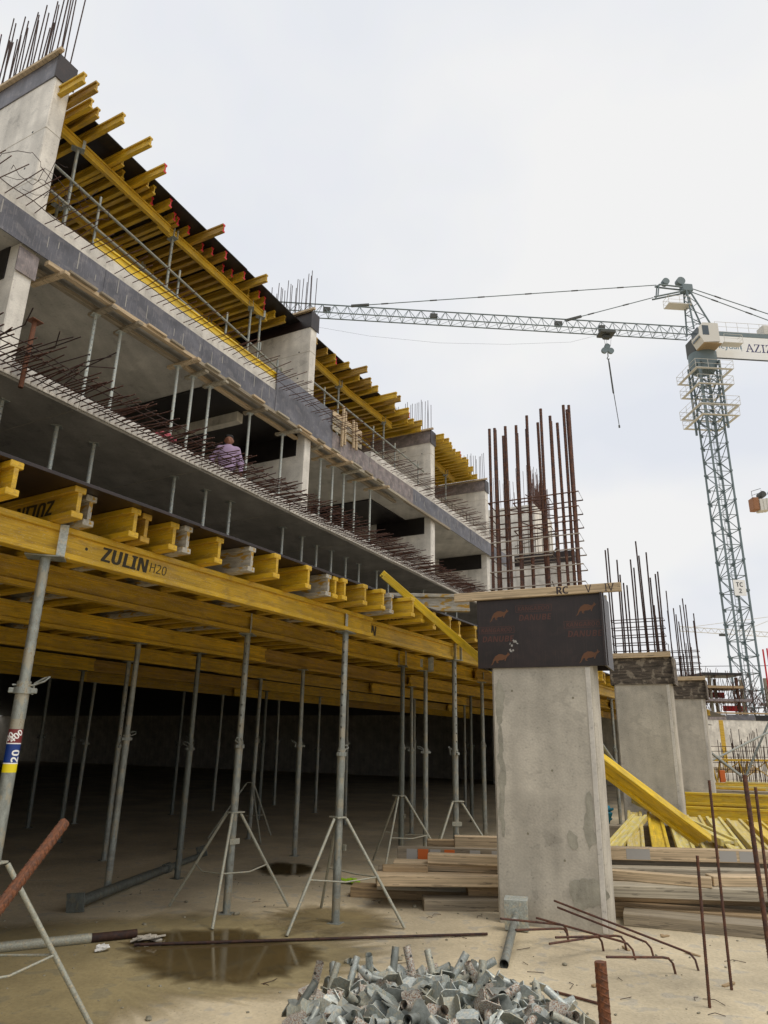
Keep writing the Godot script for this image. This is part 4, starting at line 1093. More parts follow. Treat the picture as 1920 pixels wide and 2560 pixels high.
# ------------------------------------------------------------------ cranes
func bar(mb: MB, a: Vector3, b: Vector3, r: float, sides: int = 5) -> void:
	mb.tube(a, b, r, sides, false)
func railing(mb: MB, pts: Array, h: float, r: float) -> void:
	for i in pts.size() - 1:
		bar(mb, pts[i] + V(0, h, 0), pts[i + 1] + V(0, h, 0), r, 4)
		bar(mb, pts[i] + V(0, h * 0.5, 0), pts[i + 1] + V(0, h * 0.5, 0), r * 0.8, 4)
		var n := int(maxf(1, pts[i].distance_to(pts[i + 1]) / 1.4))
		for k in n:
			var p: Vector3 = pts[i].lerp(pts[i + 1], float(k) / n)
			bar(mb, p, p + V(0, h, 0), r, 4)
func build_cranes() -> void:
	var J := V(-0.9975, 0, 0.071).normalized()
	var fr := Transform3D(Basis(J, Vector3.UP, J.cross(Vector3.UP)), V(39.0, 0, -77.3))
	var t := thing("tower_crane", "tall grey-green tower crane with white banner on its counter jib", "crane", fr)
	var h := 1.0
	var L := 3.52
	for i in 13:
		var y := 0.6 + i * L
		var ch := MB.new()
		for sx in [-1, 1]:
			for sz in [-1, 1]:
				ch.box(V(0.17, L - 0.02, 0.17), V(sx * h, y + L * 0.5, sz * h))
				ch.box(V(0.27, 0.22, 0.27), V(sx * h, y + 0.11, sz * h))
		var sec := part(t, "mast_section", ch.mesh(), M.crane_green)
		var br := MB.new()
		for k in 2:
			var y0 := y + k * L * 0.5
			var y1 := y0 + L * 0.5
			for sd in [-1, 1]:
				var f := 1 if (i + k) % 2 else -1
				bar(br, V(-h * f, y0, sd * h), V(h * f, y1, sd * h), 0.045)
				bar(br, V(sd * h, y0, -h * f), V(sd * h, y1, h * f), 0.045)
				bar(br, V(-h, y0, sd * h), V(h, y0, sd * h), 0.05)
				bar(br, V(sd * h, y0, -h), V(sd * h, y0, h), 0.05)
				br.box(V(0.35, 0.4, 0.05), V(sd * f * h * 0.82, y1 - 0.1, h))
		for sd in [-0.28, 0.28]:
			bar(br, V(sd, y, -0.4), V(sd, y + L, -0.4), 0.03, 4)
		for k in 8:
			bar(br, V(-0.28, y + k * 0.44, -0.4), V(0.28, y + k * 0.44, -0.4), 0.018, 4)
		part(sec, "bracing", br.mesh(), M.crane_green)
	# sign on the mast
	var sg := part(t, "sign_board", cb(V(1.35, 1.75, 0.05), 0.005), M.white, at(V(0.05, 18.5, -1.22)))
	var flip := Basis(V(-1, 0, 0), V(0, 1, 0), V(0, 0, -1))
	letters(sg, "sign_letters", "TC", 0.5, M.wire, Transform3D(flip, V(0, 0.35, -0.032)))
	letters(sg, "sign_letters", "2", 0.5, M.wire, Transform3D(flip, V(0, -0.35, -0.032)))
	# climbing frame platforms
	for q in [[45.0, 2.35], [43.0, 2.2], [40.2, 2.45], [38.9, 2.3]]:
		var y: float = q[0]
		var e: float = q[1]
		var pf := MB.new()
		for sd in [-1, 1]:
			pf.box(V(e * 2, 0.05, 0.36), V(0, y, sd * (e - 0.18)))
			pf.box(V(0.36, 0.05, e * 2 - 0.72), V(sd * (e - 0.18), y, 0))
		railing(pf, [V(-e, y, -e), V(e, y, -e), V(e, y, e), V(-e, y, e), V(-e, y, -e)], 1.1, 0.03)
		part(t, "work_platform", pf.mesh(), M.crane_grey)
	var cl := MB.new()
	for sx in [-1, 1]:
		for sz in [-1, 1]:
			cl.box(V(0.2, 9.0, 0.2), V(sx * 1.28, 42.2, sz * 1.28))
	for k in 5:
		for sd in [-1, 1]:
			bar(cl, V(-1.28, 38.2 + k * 1.7, sd * 1.28), V(1.28, 39.8 + k * 1.7, sd * 1.28), 0.07)
			bar(cl, V(sd * 1.28, 38.2 + k * 1.7, 1.28), V(sd * 1.28, 39.8 + k * 1.7, -1.28), 0.07)
	part(t, "climbing_cage", cl.mesh(), M.crane_green)
	# slewing ring and turntable
	part(t, "slewing_ring", MB.new().rings([V(0, 45.7, 0), V(0, 46.3, 0), V(0, 46.5, 0), V(0, 48.0, 0)], [1.3, 1.45, 1.65, 1.65], 16).mesh(), M.crane_green)
	part(t, "turntable", MB.new().box(V(2.6, 2.2, 2.2), V(0, 49.1, 0.2), 0.1).mesh(), M.crane_dark)
	# cab
	var cp := PackedVector2Array([Vector2(-0.7, 48.2), Vector2(1.3, 48.0), Vector2(1.8, 49.0), Vector2(1.7, 50.0), Vector2(1.2, 50.7), Vector2(-0.7, 50.7)])
	var cab := part(t, "cab", MB.new().prism(cp, 1.9, at(V(0, 0, -2.1))).mesh(), M.crane_grey)
	part(cab, "side_window", cb(V(0.8, 1.3, 0.02), 0.005), M.glass, at(V(0.95, 49.65, -3.06)))
	part(cab, "front_window", cb(V(0.03, 1.5, 1.6), 0.005), M.glass, Transform3D(Basis.from_euler(V(0, 0, -0.06)), V(1.77, 49.4, -2.1)))
	part(cab, "cab_floor", cb(V(2.2, 0.10, 1.9), 0.01), M.wood3, at(V(0.2, 47.95, -2.1)))
	var cpf := MB.new()
	cpf.box(V(2.4, 0.08, 1.0), V(-2.6, 48.4, -2.2))
	railing(cpf, [V(-1.5, 48.4, -2.7), V(-3.8, 48.4, -2.7), V(-3.8, 48.4, -1.7)], 1.1, 0.03)
	part(t, "access_platform", cpf.mesh(), M.crane_grey)
	# tower head
	var hd := MB.new()
	for sz in [-1, 1]:
		bar(hd, V(1.1, 51.2, sz * 0.9), V(1.1, 57.2, sz * 0.35), 0.11)
		bar(hd, V(-1.5, 51.2, sz * 0.9), V(0.7, 57.2, sz * 0.35), 0.11)
		for k in 6:
			var f0 := k / 6.0
			var f1 := (k + 1) / 6.0
			var a0 := V(1.1, 51.2 + 6 * f0, sz * lerpf(0.9, 0.35, f0)); var a1 := V(1.1, 51.2 + 6 * f1, sz * lerpf(0.9, 0.35, f1))
			var b0 := V(lerpf(-1.5, 0.7, f0), 51.2 + 6 * f0, sz * lerpf(0.9, 0.35, f0)); var b1 := V(lerpf(-1.5, 0.7, f1), 51.2 + 6 * f1, sz * lerpf(0.9, 0.35, f1))
			bar(hd, a0 if k % 2 else b0, b1 if k % 2 else a1, 0.05)
	for k in 6:
		var f0 := k / 6.0
		bar(hd, V(1.1, 51.2 + 6 * f0, -lerpf(0.9, 0.35, f0)), V(1.1, 52.2 + 6 * f0, lerpf(0.9, 0.35, f0)), 0.045)
	hd.box(V(1.4, 1.1, 0.9), V(0.9, 57.6, 0), 0.1)
	hd.rings([V(1.6, 58.6, -0.35), V(1.6, 58.6, 0.35)], [0.55, 0.55], 14)
	part(t, "tower_head", hd.mesh(), M.crane_green)
	var arm := MB.new()
	for sz in [-0.3, 0.3]:
		bar(arm, V(1.0, 57.6, sz), V(4.6, 57.8, sz), 0.11)
		bar(arm, V(1.0, 57.2, sz), V(5.4, 55.9, sz), 0.11)
		bar(arm, V(4.6, 57.8, sz), V(4.9, 56.1, sz), 0.09)
	arm.rings([V(3.6, 58.4, -0.35), V(3.6, 58.4, 0.35)], [0.45, 0.45], 12)
	bar(arm, V(3.6, 58.4, 0), V(5.0, 57.6, 0), 0.12)
	part(t, "head_arm", arm.mesh(), M.crane_green)
	var hp := MB.new()
	hp.box(V(3.0, 0.08, 1.4), V(2.3, 54.9, 0))
	railing(hp, [V(0.9, 54.9, -0.7), V(3.8, 54.9, -0.7), V(3.8, 54.9, 0.7), V(0.9, 54.9, 0.7)], 1.1, 0.03)
	part(t, "head_platform", hp.mesh(), M.crane_grey)
	# jib
	var jl := 54.0
	var ny := 52.0
	for i in 9:
		var jb := MB.new()
		var x0 := 1.3 + i * 6.0
		for sz in [-0.65, 0.65]:
			bar(jb, V(x0, 50.5, sz), V(x0 + 6.0, 50.5, sz), 0.075)
		bar(jb, V(x0, ny, 0), V(x0 + 6.0, ny, 0), 0.085)
		var js := part(t, "jib_section", jb.mesh(), M.crane_green)
		var bb := MB.new()
		for k in 4:
			var xa := x0 + k * 1.5
			for sz in [-0.65, 0.65]:
				bar(bb, V(xa, 50.5, sz), V(xa + 0.75, ny, 0), 0.038, 4)
				bar(bb, V(xa + 1.5, 50.5, sz), V(xa + 0.75, ny, 0), 0.038, 4)
			bar(bb, V(xa, 50.5, -0.65), V(xa, 50.5, 0.65), 0.035, 4)
			bar(bb, V(xa, 50.5, -0.65), V(xa + 1.5, 50.5, 0.65), 0.025, 4)
		part(js, "bracing", bb.mesh(), M.crane_green)
	for x in [33.5, 18.0, 46.5]:
		part(t, "jib_box", cb(V(0.9, 0.6, 0.5), 0.02), M.crane_dark, at(V(x, 51.2, -0.1)))
	# tie bars
	for q in [[V(4.8, 57.9, 0), V(42.5, ny + 0.2, 0), 6], [V(5.4, 56.0, 0), V(16.0, ny + 0.2, 0), 2]]:
		var tb := part(t, "tie_bar", MB.new().tube(q[0], q[1], 0.055, 6).mesh(), M.crane_green)
		for k in q[2]:
			var p: Vector3 = q[0].lerp(q[1], (k + 0.8) / (q[2] + 0.3))
			part(tb, "link", cb(V(0.9, 0.16, 0.12), 0.03), M.crane_dark, frame(q[1] - q[0], Vector3.UP, p))
		part(tb, "anchor", cb(V(2.2, 0.3, 0.25), 0.03), M.crane_dark, frame(q[1] - q[0], Vector3.UP, q[1]))
	for sz in [-0.7, 0.7]:
		var tb := part(t, "tie_bar", MB.new().tube(V(0.6, 57.6, sz * 0.4), V(-17.0, 51.6, sz), 0.06, 6).mesh(), M.crane_green)
		for k in 3:
			part(tb, "link", cb(V(0.9, 0.18, 0.12), 0.03), M.crane_dark, frame(V(-17.6, -6.0, 0), Vector3.UP, V(0.6, 57.6, sz * 0.4).lerp(V(-17.0, 51.6, sz), 0.2 + k * 0.25)))
	# counter jib and banner
	var cj := MB.new()
	for sz in [-0.8, 0.8]:
		cj.box(V(17.5, 0.55, 0.22), V(-10.0, 50.7, sz))
	for k in 12:
		cj.box(V(0.15, 0.2, 1.6), V(-2.0 - k * 1.4, 50.6, 0))
	part(t, "counter_jib", cj.mesh(), M.crane_green)
	var cr := MB.new()
	railing(cr, [V(-1.6, 51.0, -1.0), V(-16.0, 51.0, -1.0)], 1.3, 0.03)
	railing(cr, [V(-1.6, 51.0, 1.0), V(-16.0, 51.0, 1.0)], 1.3, 0.03)
	part(t, "counter_jib_rail", cr.mesh(), M.crane_grey)
	part(t, "winch", MB.new().box(V(2.4, 1.5, 1.4), V(-9.2, 51.8, 0), 0.15).mesh(), M.crane_grey)
	part(t, "counterweight", MB.new().box(V(2.6, 3.4, 1.8), V(-17.4, 49.6, 0), 0.06).mesh(), M.concrete)
	var bn := part(t, "banner", cb(V(13.5, 3.1, 0.06), 0.005), M.white, at(V(-8.0, 48.7, -1.05)))
	part(bn, "banner_rail", cb(V(13.5, 0.14, 0.12), 0.01), M.crane_dark, at(V(0, -1.58, 0)))
	var teal := sm(Color(0.24, 0.42, 0.52), 0.7)
	var navy := sm(Color(0.22, 0.22, 0.40), 0.7)
	letters(bn, "banner_letters", "meydan", 0.72, teal, Transform3D(flip, V(5.2, 0.15, -0.036)), false)
	part(bn, "banner_line", cb(V(0.04, 1.1, 0.012), 0.0), teal, at(V(3.45, 0.1, -0.036)))
	var az := letters(bn, "banner_letters", "AZIZI", 1.12, navy, Transform3D(flip, V(0.9, 0.05, -0.036)), false)
	(az.mesh as TextMesh).font.font_names = PackedStringArray(["Droid Serif"])
	# trolley, ropes, hook block and sling
	var tr := part(t, "trolley", MB.new().box(V(1.9, 0.35, 1.5), V(12.0, 50.25, 0), 0.05).box(V(0.7, 0.9, 0.6), V(12.5, 50.9, 0), 0.05).box(V(0.9, 0.5, 0.6), V(12.0, 49.8, 0), 0.1).mesh(), M.crane_dark)
	for q in [[-0.5, -0.3], [0.5, -0.3], [-0.15, 0.3], [0.15, 0.3]]:
		part(tr, "rope", MB.new().tube(V(12.0 + q[0], 49.8, q[1]), V(12.0 + q[0] * 0.6, 48.4, q[1]), 0.018, 4).mesh(), M.wire)
	var hb := part(t, "hook_block", MB.new().rings([V(12.0, 48.5, -0.15), V(12.0, 48.5, 0.15)], [0.35, 0.35], 12).rings([V(11.6, 47.9, -0.15), V(11.6, 47.9, 0.15)], [0.38, 0.38], 12).rings([V(12.4, 47.9, -0.15), V(12.4, 47.9, 0.15)], [0.38, 0.38], 12).box(V(0.8, 0.6, 0.28), V(12.0, 48.0, 0), 0.05).mesh(), M.crane_green)
	part(hb, "hook", MB.new().path([V(12.0, 47.6, 0), V(12.0, 47.1, 0), V(12.15, 46.8, 0), V(12.0, 46.65, 0), V(11.85, 46.8, 0)], 0.06, 6).mesh(), M.crane_dark)
	part(hb, "sling", MB.new().rings([V(12.0, 46.8, 0), V(11.95, 46.2, 0), V(11.75, 42.2, 0), V(11.7, 42.0, 0), V(11.4, 37.9, 0)], [0.05, 0.09, 0.10, 0.045, 0.04], 6).mesh(), M.crane_dark)
	part(hb, "sling_hook", cb(V(0.2, 0.35, 0.1), 0.03), M.crane_dark, at(V(11.4, 37.75, 0)))
	solo("slack_wire", "thin slack wire hanging below the crane jib", "wire", MB.new().path([V(-9, 46.5, -70), V(-2, 45.9, -71), V(6, 45.8, -72), V(14, 46.4, -73), V(22, 47.8, -74.5), V(27, 49.6, -75)], 0.012, 4).mesh(), M.wire)
	# second crane: only the end of its counter jib shows
	var t2 := thing("tower_crane", "orange crane counter jib end with hanging concrete weights", "crane", at(V(56.5, 0, -103.4)))
	var dull := sm(Color(0.58, 0.40, 0.27), 0.7)
	part(t2, "counter_jib", MB.new().box(V(13, 0.8, 1.2), V(7.4, 39.9, 0), 0.1, Basis.from_euler(V(0, 0, 0.36))).mesh(), dull)
	for k in 3:
		part(t2, "counterweight", MB.new().box(V(0.5, 1.9, 1.5), V(1.35 + k * 0.53, 37.5 + k * 0.08, 0), 0.06).mesh(), M.crane_grey)
	part(t2, "counterweight", MB.new().box(V(0.9, 2.0, 1.5), V(0.55, 37.7, 0), 0.08).mesh(), dull)
	part(t2, "winch", MB.new().rings([V(1.9, 39.3, -0.6), V(1.9, 39.3, 0.6)], [0.5, 0.5], 12).mesh(), M.crane_dark)
	part(t2, "side_panel", cb(V(6.0, 1.9, 0.1), 0.01), M.white, Transform3D(Basis.from_euler(V(0, 0, 0.36)), V(7.6, 38.9, 0.9)))
	var r2 := MB.new()
	railing(r2, [V(0.0, 38.3, 0.8), V(1.5, 38.8, 0.8)], 1.3, 0.04)
	bar(r2, V(2.8, 39.4, 0), V(8.0, 49.0, 0), 0.05); bar(r2, V(4.4, 40.0, 0), V(8.8, 49.0, 0), 0.05)
	for k in 6:
		bar(r2, V(1.6 + k * 1.3, 38.9 + k * 0.48, 0.65), V(1.6 + k * 1.3, 39.9 + k * 0.48, 0.65), 0.04, 4)
	part(t2, "stay", r2.mesh(), M.wire)
	var m2 := MB.new()
	for sx in [-1, 1]:
		for sz in [-1, 1]:
			m2.box(V(0.22, 46, 0.22), V(14 + sx, 23, sz))
	for k in 22:
		bar(m2, V(13, 1 + k * 2, 1), V(15, 3 + k * 2, 1), 0.09, 4)
		bar(m2, V(13, 1 + k * 2, -1), V(13, 3 + k * 2, 1), 0.09, 4)
	part(t2, "mast", m2.mesh(), dull)
	# third crane on the skyline
	var t3 := thing("tower_crane", "tiny pale crane jib far away behind the main mast", "crane", at(V(140, 0, -262)))
	var j3 := MB.new()
	for k in 16:
		var x0 := -30.0 + k * 2.6
		bar(j3, V(x0, 43.3 - k * 0.12, 0), V(x0 + 2.6, 43.2 - k * 0.12, 0), 0.14, 4)
		bar(j3, V(x0, 45.0 - k * 0.12, 0), V(x0 + 2.6, 44.9 - k * 0.12, 0), 0.14, 4)
		bar(j3, V(x0, 43.3 - k * 0.12, 0), V(x0 + 1.3, 45.0 - k * 0.12, 0), 0.09, 4)
		bar(j3, V(x0 + 1.3, 45.0 - k * 0.12, 0), V(x0 + 2.6, 43.2 - k * 0.12, 0), 0.09, 4)
	part(t3, "jib", j3.mesh(), M.crane_grey)
	part(t3, "trolley", cb(V(3.0, 0.9, 1.0), 0.05), M.crane_dark, at(V(-14, 42.2, 0)))
	part(t3, "tie_bar", MB.new().tube(V(-6, 44, 0), V(9, 50, 0), 0.1, 4).tube(V(-25, 45, 0), V(9, 50, 0), 0.1, 4).mesh(), M.crane_grey)
	var m3 := MB.new()
	for sx in [-1, 1]:
		m3.box(V(0.25, 50, 0.25), V(9 + sx, 25, 0))
	for k in 24:
		bar(m3, V(8, 1 + k * 2, 0), V(10, 3 + k * 2, 0), 0.1, 4)
	part(t3, "mast", m3.mesh(), M.crane_green)

# ------------------------------------------------------------------ timber
func plank(label: String, group: String, a: Vector3, b: Vector3, h: float, w: float, m: Material) -> Node3D:
	# a-b: lower front edge; w goes away from the camera
	var x := (b - a)
	var fr := frame(x, Vector3.UP, (a + b) * 0.5 + Vector3.UP * h * 0.5)
	fr.origin -= fr.basis.z * w * 0.5
	fr.basis = fr.basis * Basis.from_euler(V(rr(-0.03, 0.03), rr(-0.012, 0.012), rr(-0.004, 0.004)))
	return solo("timber_plank", label, "plank", cb(V(snappedf(x.length(), 0.05), h, w), 0.005), m, fr, group)
func build_timber() -> void:
	var lg := "weathered plank in the timber stack under the deck edge"
	var gl := "stacked planks under the deck edge"
	plank(lg, gl, V(0.46, 0, -7.60), V(1.75, 0, -7.66), 0.10, 0.22, M.wood1)
	plank(lg, gl, V(-0.26, 0, -8.18), V(1.7, 0, -7.93), 0.10, 0.22, M.wood3)
	plank(lg, gl, V(0.1, 0, -8.55), V(1.9, 0, -8.45), 0.20, 0.25, M.wood1)
	plank(lg, gl, V(0.9, 0.10, -7.80), V(1.75, 0.10, -7.82), 0.10, 0.16, M.wood3)
	plank(lg, gl, V(0.0, 0.20, -7.60), V(1.7, 0.20, -7.72), 0.10, 0.22, M.wood2)
	plank(lg, gl, V(0.0, 0.10, -8.00), V(1.7, 0.10, -7.94), 0.10, 0.30, M.wood0)
	plank(lg, gl, V(0.02, 0.20, -8.00), V(1.7, 0.20, -7.98), 0.10, 0.26, M.wood1)
	plank(lg, gl, V(0.06, 0.30, -7.80), V(0.5, 0.30, -7.80), 0.05, 0.14, M.wood3)
	plank(lg, gl, V(0.16, 0.30, -7.96), V(1.7, 0.30, -7.80), 0.07, 0.24, M.wood2)
	plank(lg, gl, V(0.50, 0.37, -7.86), V(1.75, 0.37, -7.70), 0.09, 0.16, M.wood2)
	var pp := plank("plank under the deck edge painted with white and orange squares", "", V(0.22, 0.20, -8.30), V(1.75, 0.20, -8.24), 0.27, 0.06, M.wood1)
	for q in [[-0.62, M.drip], [-0.50, M.orange], [-0.37, M.drip], [-0.22, M.orange], [0.05, M.drip], [0.28, M.drip]]:
		part(pp, "painted_square", cb(V(0.11, 0.15, 0.002), 0.0), q[1], at(V(q[0], 0.04, 0.031)))
	plank("plank under the deck edge with a red painted end", "", V(0.84, 0.20, -8.5), V(1.9, 0.20, -8.46), 0.36, 0.12, M.wood2)
	plank(lg, gl, V(0.56, 0.20, -8.68), V(1.9, 0.20, -8.62), 0.30, 0.12, M.wood3)
	var rg := "heavy plank in the timber stack beside the concrete column"
	var grp := "stacked planks beside the column"
	plank(rg, grp, V(2.22, 0, -7.17), V(4.6, 0, -6.28), 0.10, 0.26, M.wood1)
	plank(rg, grp, V(2.05, 0, -7.56), V(4.6, 0, -6.75), 0.10, 0.30, M.wood3)
	plank(rg, grp, V(2.05, 0, -7.95), V(4.7, 0, -7.25), 0.10, 0.30, M.wood1)
	plank(rg, grp, V(2.05, 0.10, -7.72), V(4.6, 0.10, -7.45), 0.10, 0.16, M.wood3)
	plank(rg, grp, V(2.05, 0.10, -8.0), V(4.6, 0.10, -7.8), 0.10, 0.26, M.wood1)
	plank(rg, grp, V(2.15, 0.20, -7.33), V(4.8, 0.20, -7.12), 0.10, 0.22, M.wood0)
	plank(rg, grp, V(2.1, 0.20, -7.78), V(4.8, 0.20, -7.5), 0.10, 0.26, M.wood3)
	plank(rg, grp, V(2.05, 0.20, -8.15), V(4.8, 0.20, -7.9), 0.10, 0.26, M.wood1)
	plank("pale sawn plank lying askew on the stack beside the column", "", V(2.24, 0.30, -7.60), V(3.09, 0.30, -7.24), 0.085, 0.12, M.wood2)
	plank(rg, grp, V(3.13, 0.30, -7.34), V(4.6, 0.30, -7.42), 0.085, 0.16, M.wood2)
	plank(rg, grp, V(2.2, 0.30, -7.82), V(4.6, 0.30, -7.70), 0.08, 0.2, M.wood0)
	plank(rg, grp, V(2.1, 0.30, -8.12), V(4.6, 0.30, -7.98), 0.12, 0.22, M.wood1)
	var tp := plank("top plank of the stack beside the column with whitewashed patches", "", V(2.05, 0.42, -8.04), V(4.4, 0.42, -7.90), 0.12, 0.10, M.wood2)
	for x in [-0.55, 0.35, 0.55]:
		part(tp, "whitewash", cb(V(0.24 if x < 0 else 0.17, 0.10, 0.002), 0.0), M.drip, at(V(x, 0.0, 0.0505)))

# ------------------------------------------------------------------ yellow beams stacked behind the timber
func build_yellow_pile() -> void:
	var lab := "pale yellow beam lying on its side in the fanned stack behind the timber"
	var grp := "fanned stack of pale beams"
	# bearers
	for z in [[-9.35, 0.33], [-10.7, 0.49]]:
		plank("bearer plank under the fanned stack of pale beams", "bearers under the fanned beams", V(2.7, 0.0, z[0]), V(5.6, 0.0, z[0] + 0.1), z[1], 0.2, M.wood1)
	for i in 8:
		var a := V(2.82 + i * 0.285, 0.37, -9.05 + i * 0.03)
		var e := V(3.62 + i * 0.262, 0.62 - i * 0.012, -11.35 + i * 0.06)
		if i == 0: e = V(3.75, 0.60, -10.7)
		beam(lab, grp, a, e, V(e.z - a.z, 0.0, -(e.x - a.x)).normalized(), [M.pale0, M.pale1, M.yellow_new, M.pale0, M.pale1][i % 5])
	beam("pale yellow beam slanting across the fanned stack beside the leaning one", "", V(3.95, 0.50, -8.95), V(3.85, 0.76, -11.6), V(1, 0, 0.05), M.pale0)
	# beams lying across further back
	var cl := "bright yellow beam lying crosswise behind the fanned stack"
	var cg := "crosswise beams behind the fan"
	for q in [[5.3, 0.615, -13.2, 8.9, -11.9], [5.1, 0.41, -12.9, 8.6, -11.5], [5.05, 0.0, -12.9, 8.6, -11.2], [5.2, 0.0, -13.3, 8.9, -11.8], [5.0, 0.205, -13.0, 8.5, -11.4], [5.3, 0.205, -13.5, 8.9, -12.1], [5.2, 0.41, -13.4, 8.7, -11.7], [5.0, 0.0, -11.6, 8.3, -10.1], [5.1, 0.0, -11.95, 8.4, -10.6]]:
		beam(cl, cg, V(q[0], q[1], q[2]), V(q[3], q[1], q[4]), Vector3.UP, [M.yellow_new, M.yellow0, M.yellow_new, M.yellow2][rng.randi() % 4])
	# boards and timber further back
	for q in [[6.3, 0.0, -15.4, 10.5, -13.6, 0.20, 0.35], [6.6, 0.20, -15.6, 10.0, -14.1, 0.20, 0.3], [6.9, 0.40, -16.0, 9.6, -14.8, 0.16, 0.3], [7.0, 0.0, -17.2, 12, -15.9, 0.25, 0.4], [7.4, 0.25, -17.5, 11, -16.6, 0.2, 0.4], [8.2, 0.0, -20.6, 13.5, -18.9, 0.5, 0.3]]:
		plank("grey timber baulk stacked in the yard beyond the crosswise yellow beams", "timber baulks in the yard", V(q[0], q[1], q[2]), V(q[3], q[1], q[4]), q[5], q[6], M["wood%d" % (rng.randi() % 2)])
	solo("plywood_board", "grey plywood board lying flat on the yard timber", "board", cb(V(2.4, 0.02, 1.2), 0.002), M.ply_edge_old, Transform3D(Basis.from_euler(V(0.03, 0.15, 0.02)), V(8.2, 0.60, -15.2)))
	# blue cloth and bucket near the second column
	var cb2 := thing("blue_sheet", "crumpled turquoise plastic sheet beside the second column", "sheet", at(V(3.55, 0, -12.3)))
	var cm := MB.new()
	for i in 26:
		var p := V(rr(-0.18, 0.18), 0.28 + rr(-0.1, 0.3), rr(-0.15, 0.15))
		cm.box(V(rr(0.12, 0.24), rr(0.02, 0.05), rr(0.12, 0.22)), p, 0.01, Basis.from_euler(V(rr(-1, 1), rr(0, 6), rr(-1, 1))))
	part(cb2, "folds", cm.mesh(), M.cloth_blue)
	part(cb2, "stump", MB.new().box(V(0.3, 0.3, 0.28), V(0, 0.15, 0), 0.02).mesh(), M.rust)
	solo("raking_tube", "thin grey tube leaning between the first and second columns", "brace", MB.new().tube(V(2.98, 1.55, -10.0), V(4.1, 0.66, -11.75), 0.026, 8).tube(V(4.1, 0.66, -11.75), V(4.9, 0.03, -13.0), 0.026, 8).mesh(), M.galv)

# ------------------------------------------------------------------ heap of prop forks
func head_meshes() -> Array:
	if not cache.has("heads"):
		var tb := MB.new().rings([V(0, -0.19, 0), V(0, 0, 0)], [0.025, 0.025], 14, false).rings([V(0, 0, 0), V(0, -0.19, 0)], [0.0205, 0.0205], 14, false).mesh()
		var oct := PackedVector2Array([Vector2(-0.075, -0.05), Vector2(-0.055, -0.07), Vector2(0.055, -0.07), Vector2(0.075, -0.05), Vector2(0.075, 0.05), Vector2(0.055, 0.07), Vector2(-0.055, 0.07), Vector2(-0.075, 0.05)])
		var pl := MB.new().prism(oct, 0.007, Transform3D(Basis(V(1, 0, 0), V(0, 0, 1), V(0, -1, 0)), Vector3.ZERO)).mesh()
		var sp := PackedVector2Array([Vector2(-0.065, 0.0), Vector2(0.065, 0.0), Vector2(0.065, 0.075), Vector2(0.036, 0.105), Vector2(-0.036, 0.105), Vector2(-0.065, 0.075)])
		var side := MB.new().prism(sp, 0.006).mesh()
		var hole := MB.new().tube(V(0, 0, -0.0255), V(0, 0, 0.0255), 0.009, 8).mesh()
		cache["heads"] = [tb, pl, side, hole]
	return cache["heads"]
func prop_fork(label: String, group: String, xf: Transform3D, m: Material) -> void:
	var a := head_meshes()
	var t := thing("prop_fork", label, "prop fork", xf, group)
	part(t, "tube", a[0], m)
	part(t, "pin", a[3], M.crane_dark, at(V(0, -0.13, 0)))
	part(t, "plate", a[1], m)
	part(t, "side_plate", a[2], m, at(V(0, 0.0, 0.048)))
	part(t, "side_plate", a[2], m, at(V(0, 0.0, -0.048)))
func build_heap() -> void:
	var c := V(0.33, 0, -4.50)
	var r2 := RandomNumberGenerator.new()
	r2.seed = 91
	for i in 190:
		var lay := i / 190.0
		var a := i * 2.39996
		var q := sqrt(lay)
		var x := cos(a) * q * 0.77
		var z := sin(a) * q * 0.72
		var top := 0.15 * (1.0 - q * q) + 0.03
		var y := top * (1.0 if i % 4 else 0.62) + r2.randf_range(-0.02, 0.03)
		var bs := Basis(Vector3.UP, r2.randf_range(0, TAU)) * Basis(Vector3.RIGHT, PI / 2 + r2.randf_range(-0.65, 0.65)) * Basis(Vector3.UP, r2.randf_range(0, TAU))
		if i % 13 == 0: bs = Basis.from_euler(V(PI + r2.randf_range(-0.7, 0.7), r2.randf_range(0, TAU), r2.randf_range(-0.5, 0.5)))
		# rest no lower than the ground
		var lowest := minf(minf((bs * V(0, -0.20, 0)).y, (bs * V(0.07, 0.12, 0.05)).y), minf((bs * V(-0.07, 0.12, -0.05)).y, minf((bs * V(0.07, 0, 0.07)).y, (bs * V(-0.07, 0, -0.07)).y)))
		y = maxf(y, 0.004 - lowest)
		prop_fork("loose galvanised fork piece in the heap of steel prop forks", "heap of prop forks", Transform3D(bs.scaled(Vector3.ONE * r2.randf_range(0.78, 0.95)), c + V(x, y, z)), [M.galv_new, M.galv_old, M.galv, M.galv_new, M.fork_worn][i % 5])
	# single long one by the column: head plates upright, tube down to the slab
	var lf := thing("lying_fork", "single galvanised fork with a long tube by the column foot", "prop fork", frame(V(-0.27, -0.10, 1.0), Vector3.UP, V(1.20, 0.13, -6.85)))
	part(lf, "tube", MB.new().rings([V(0, 0, 0), V(1.08, 0, 0)], [0.032, 0.032], 16, false).rings([V(1.08, 0, 0), V(0, 0, 0)], [0.027, 0.027], 16, false).mesh(), M.galv)
	part(lf, "collar", MB.new().tube(V(0.2, 0, 0), V(0.24, 0, 0), 0.042, 12).mesh(), M.galv_new)
	part(lf, "plate", cb(V(0.008, 0.24, 0.2), 0.002), M.galv_new, at(V(0, 0, 0)))
	part(lf, "side_plate", cb(V(0.12, 0.008, 0.2), 0.002), M.galv_new, at(V(-0.064, 0.116, 0)))
	part(lf, "side_plate", cb(V(0.12, 0.008, 0.2), 0.002), M.galv_new, at(V(-0.064, -0.116, 0)))

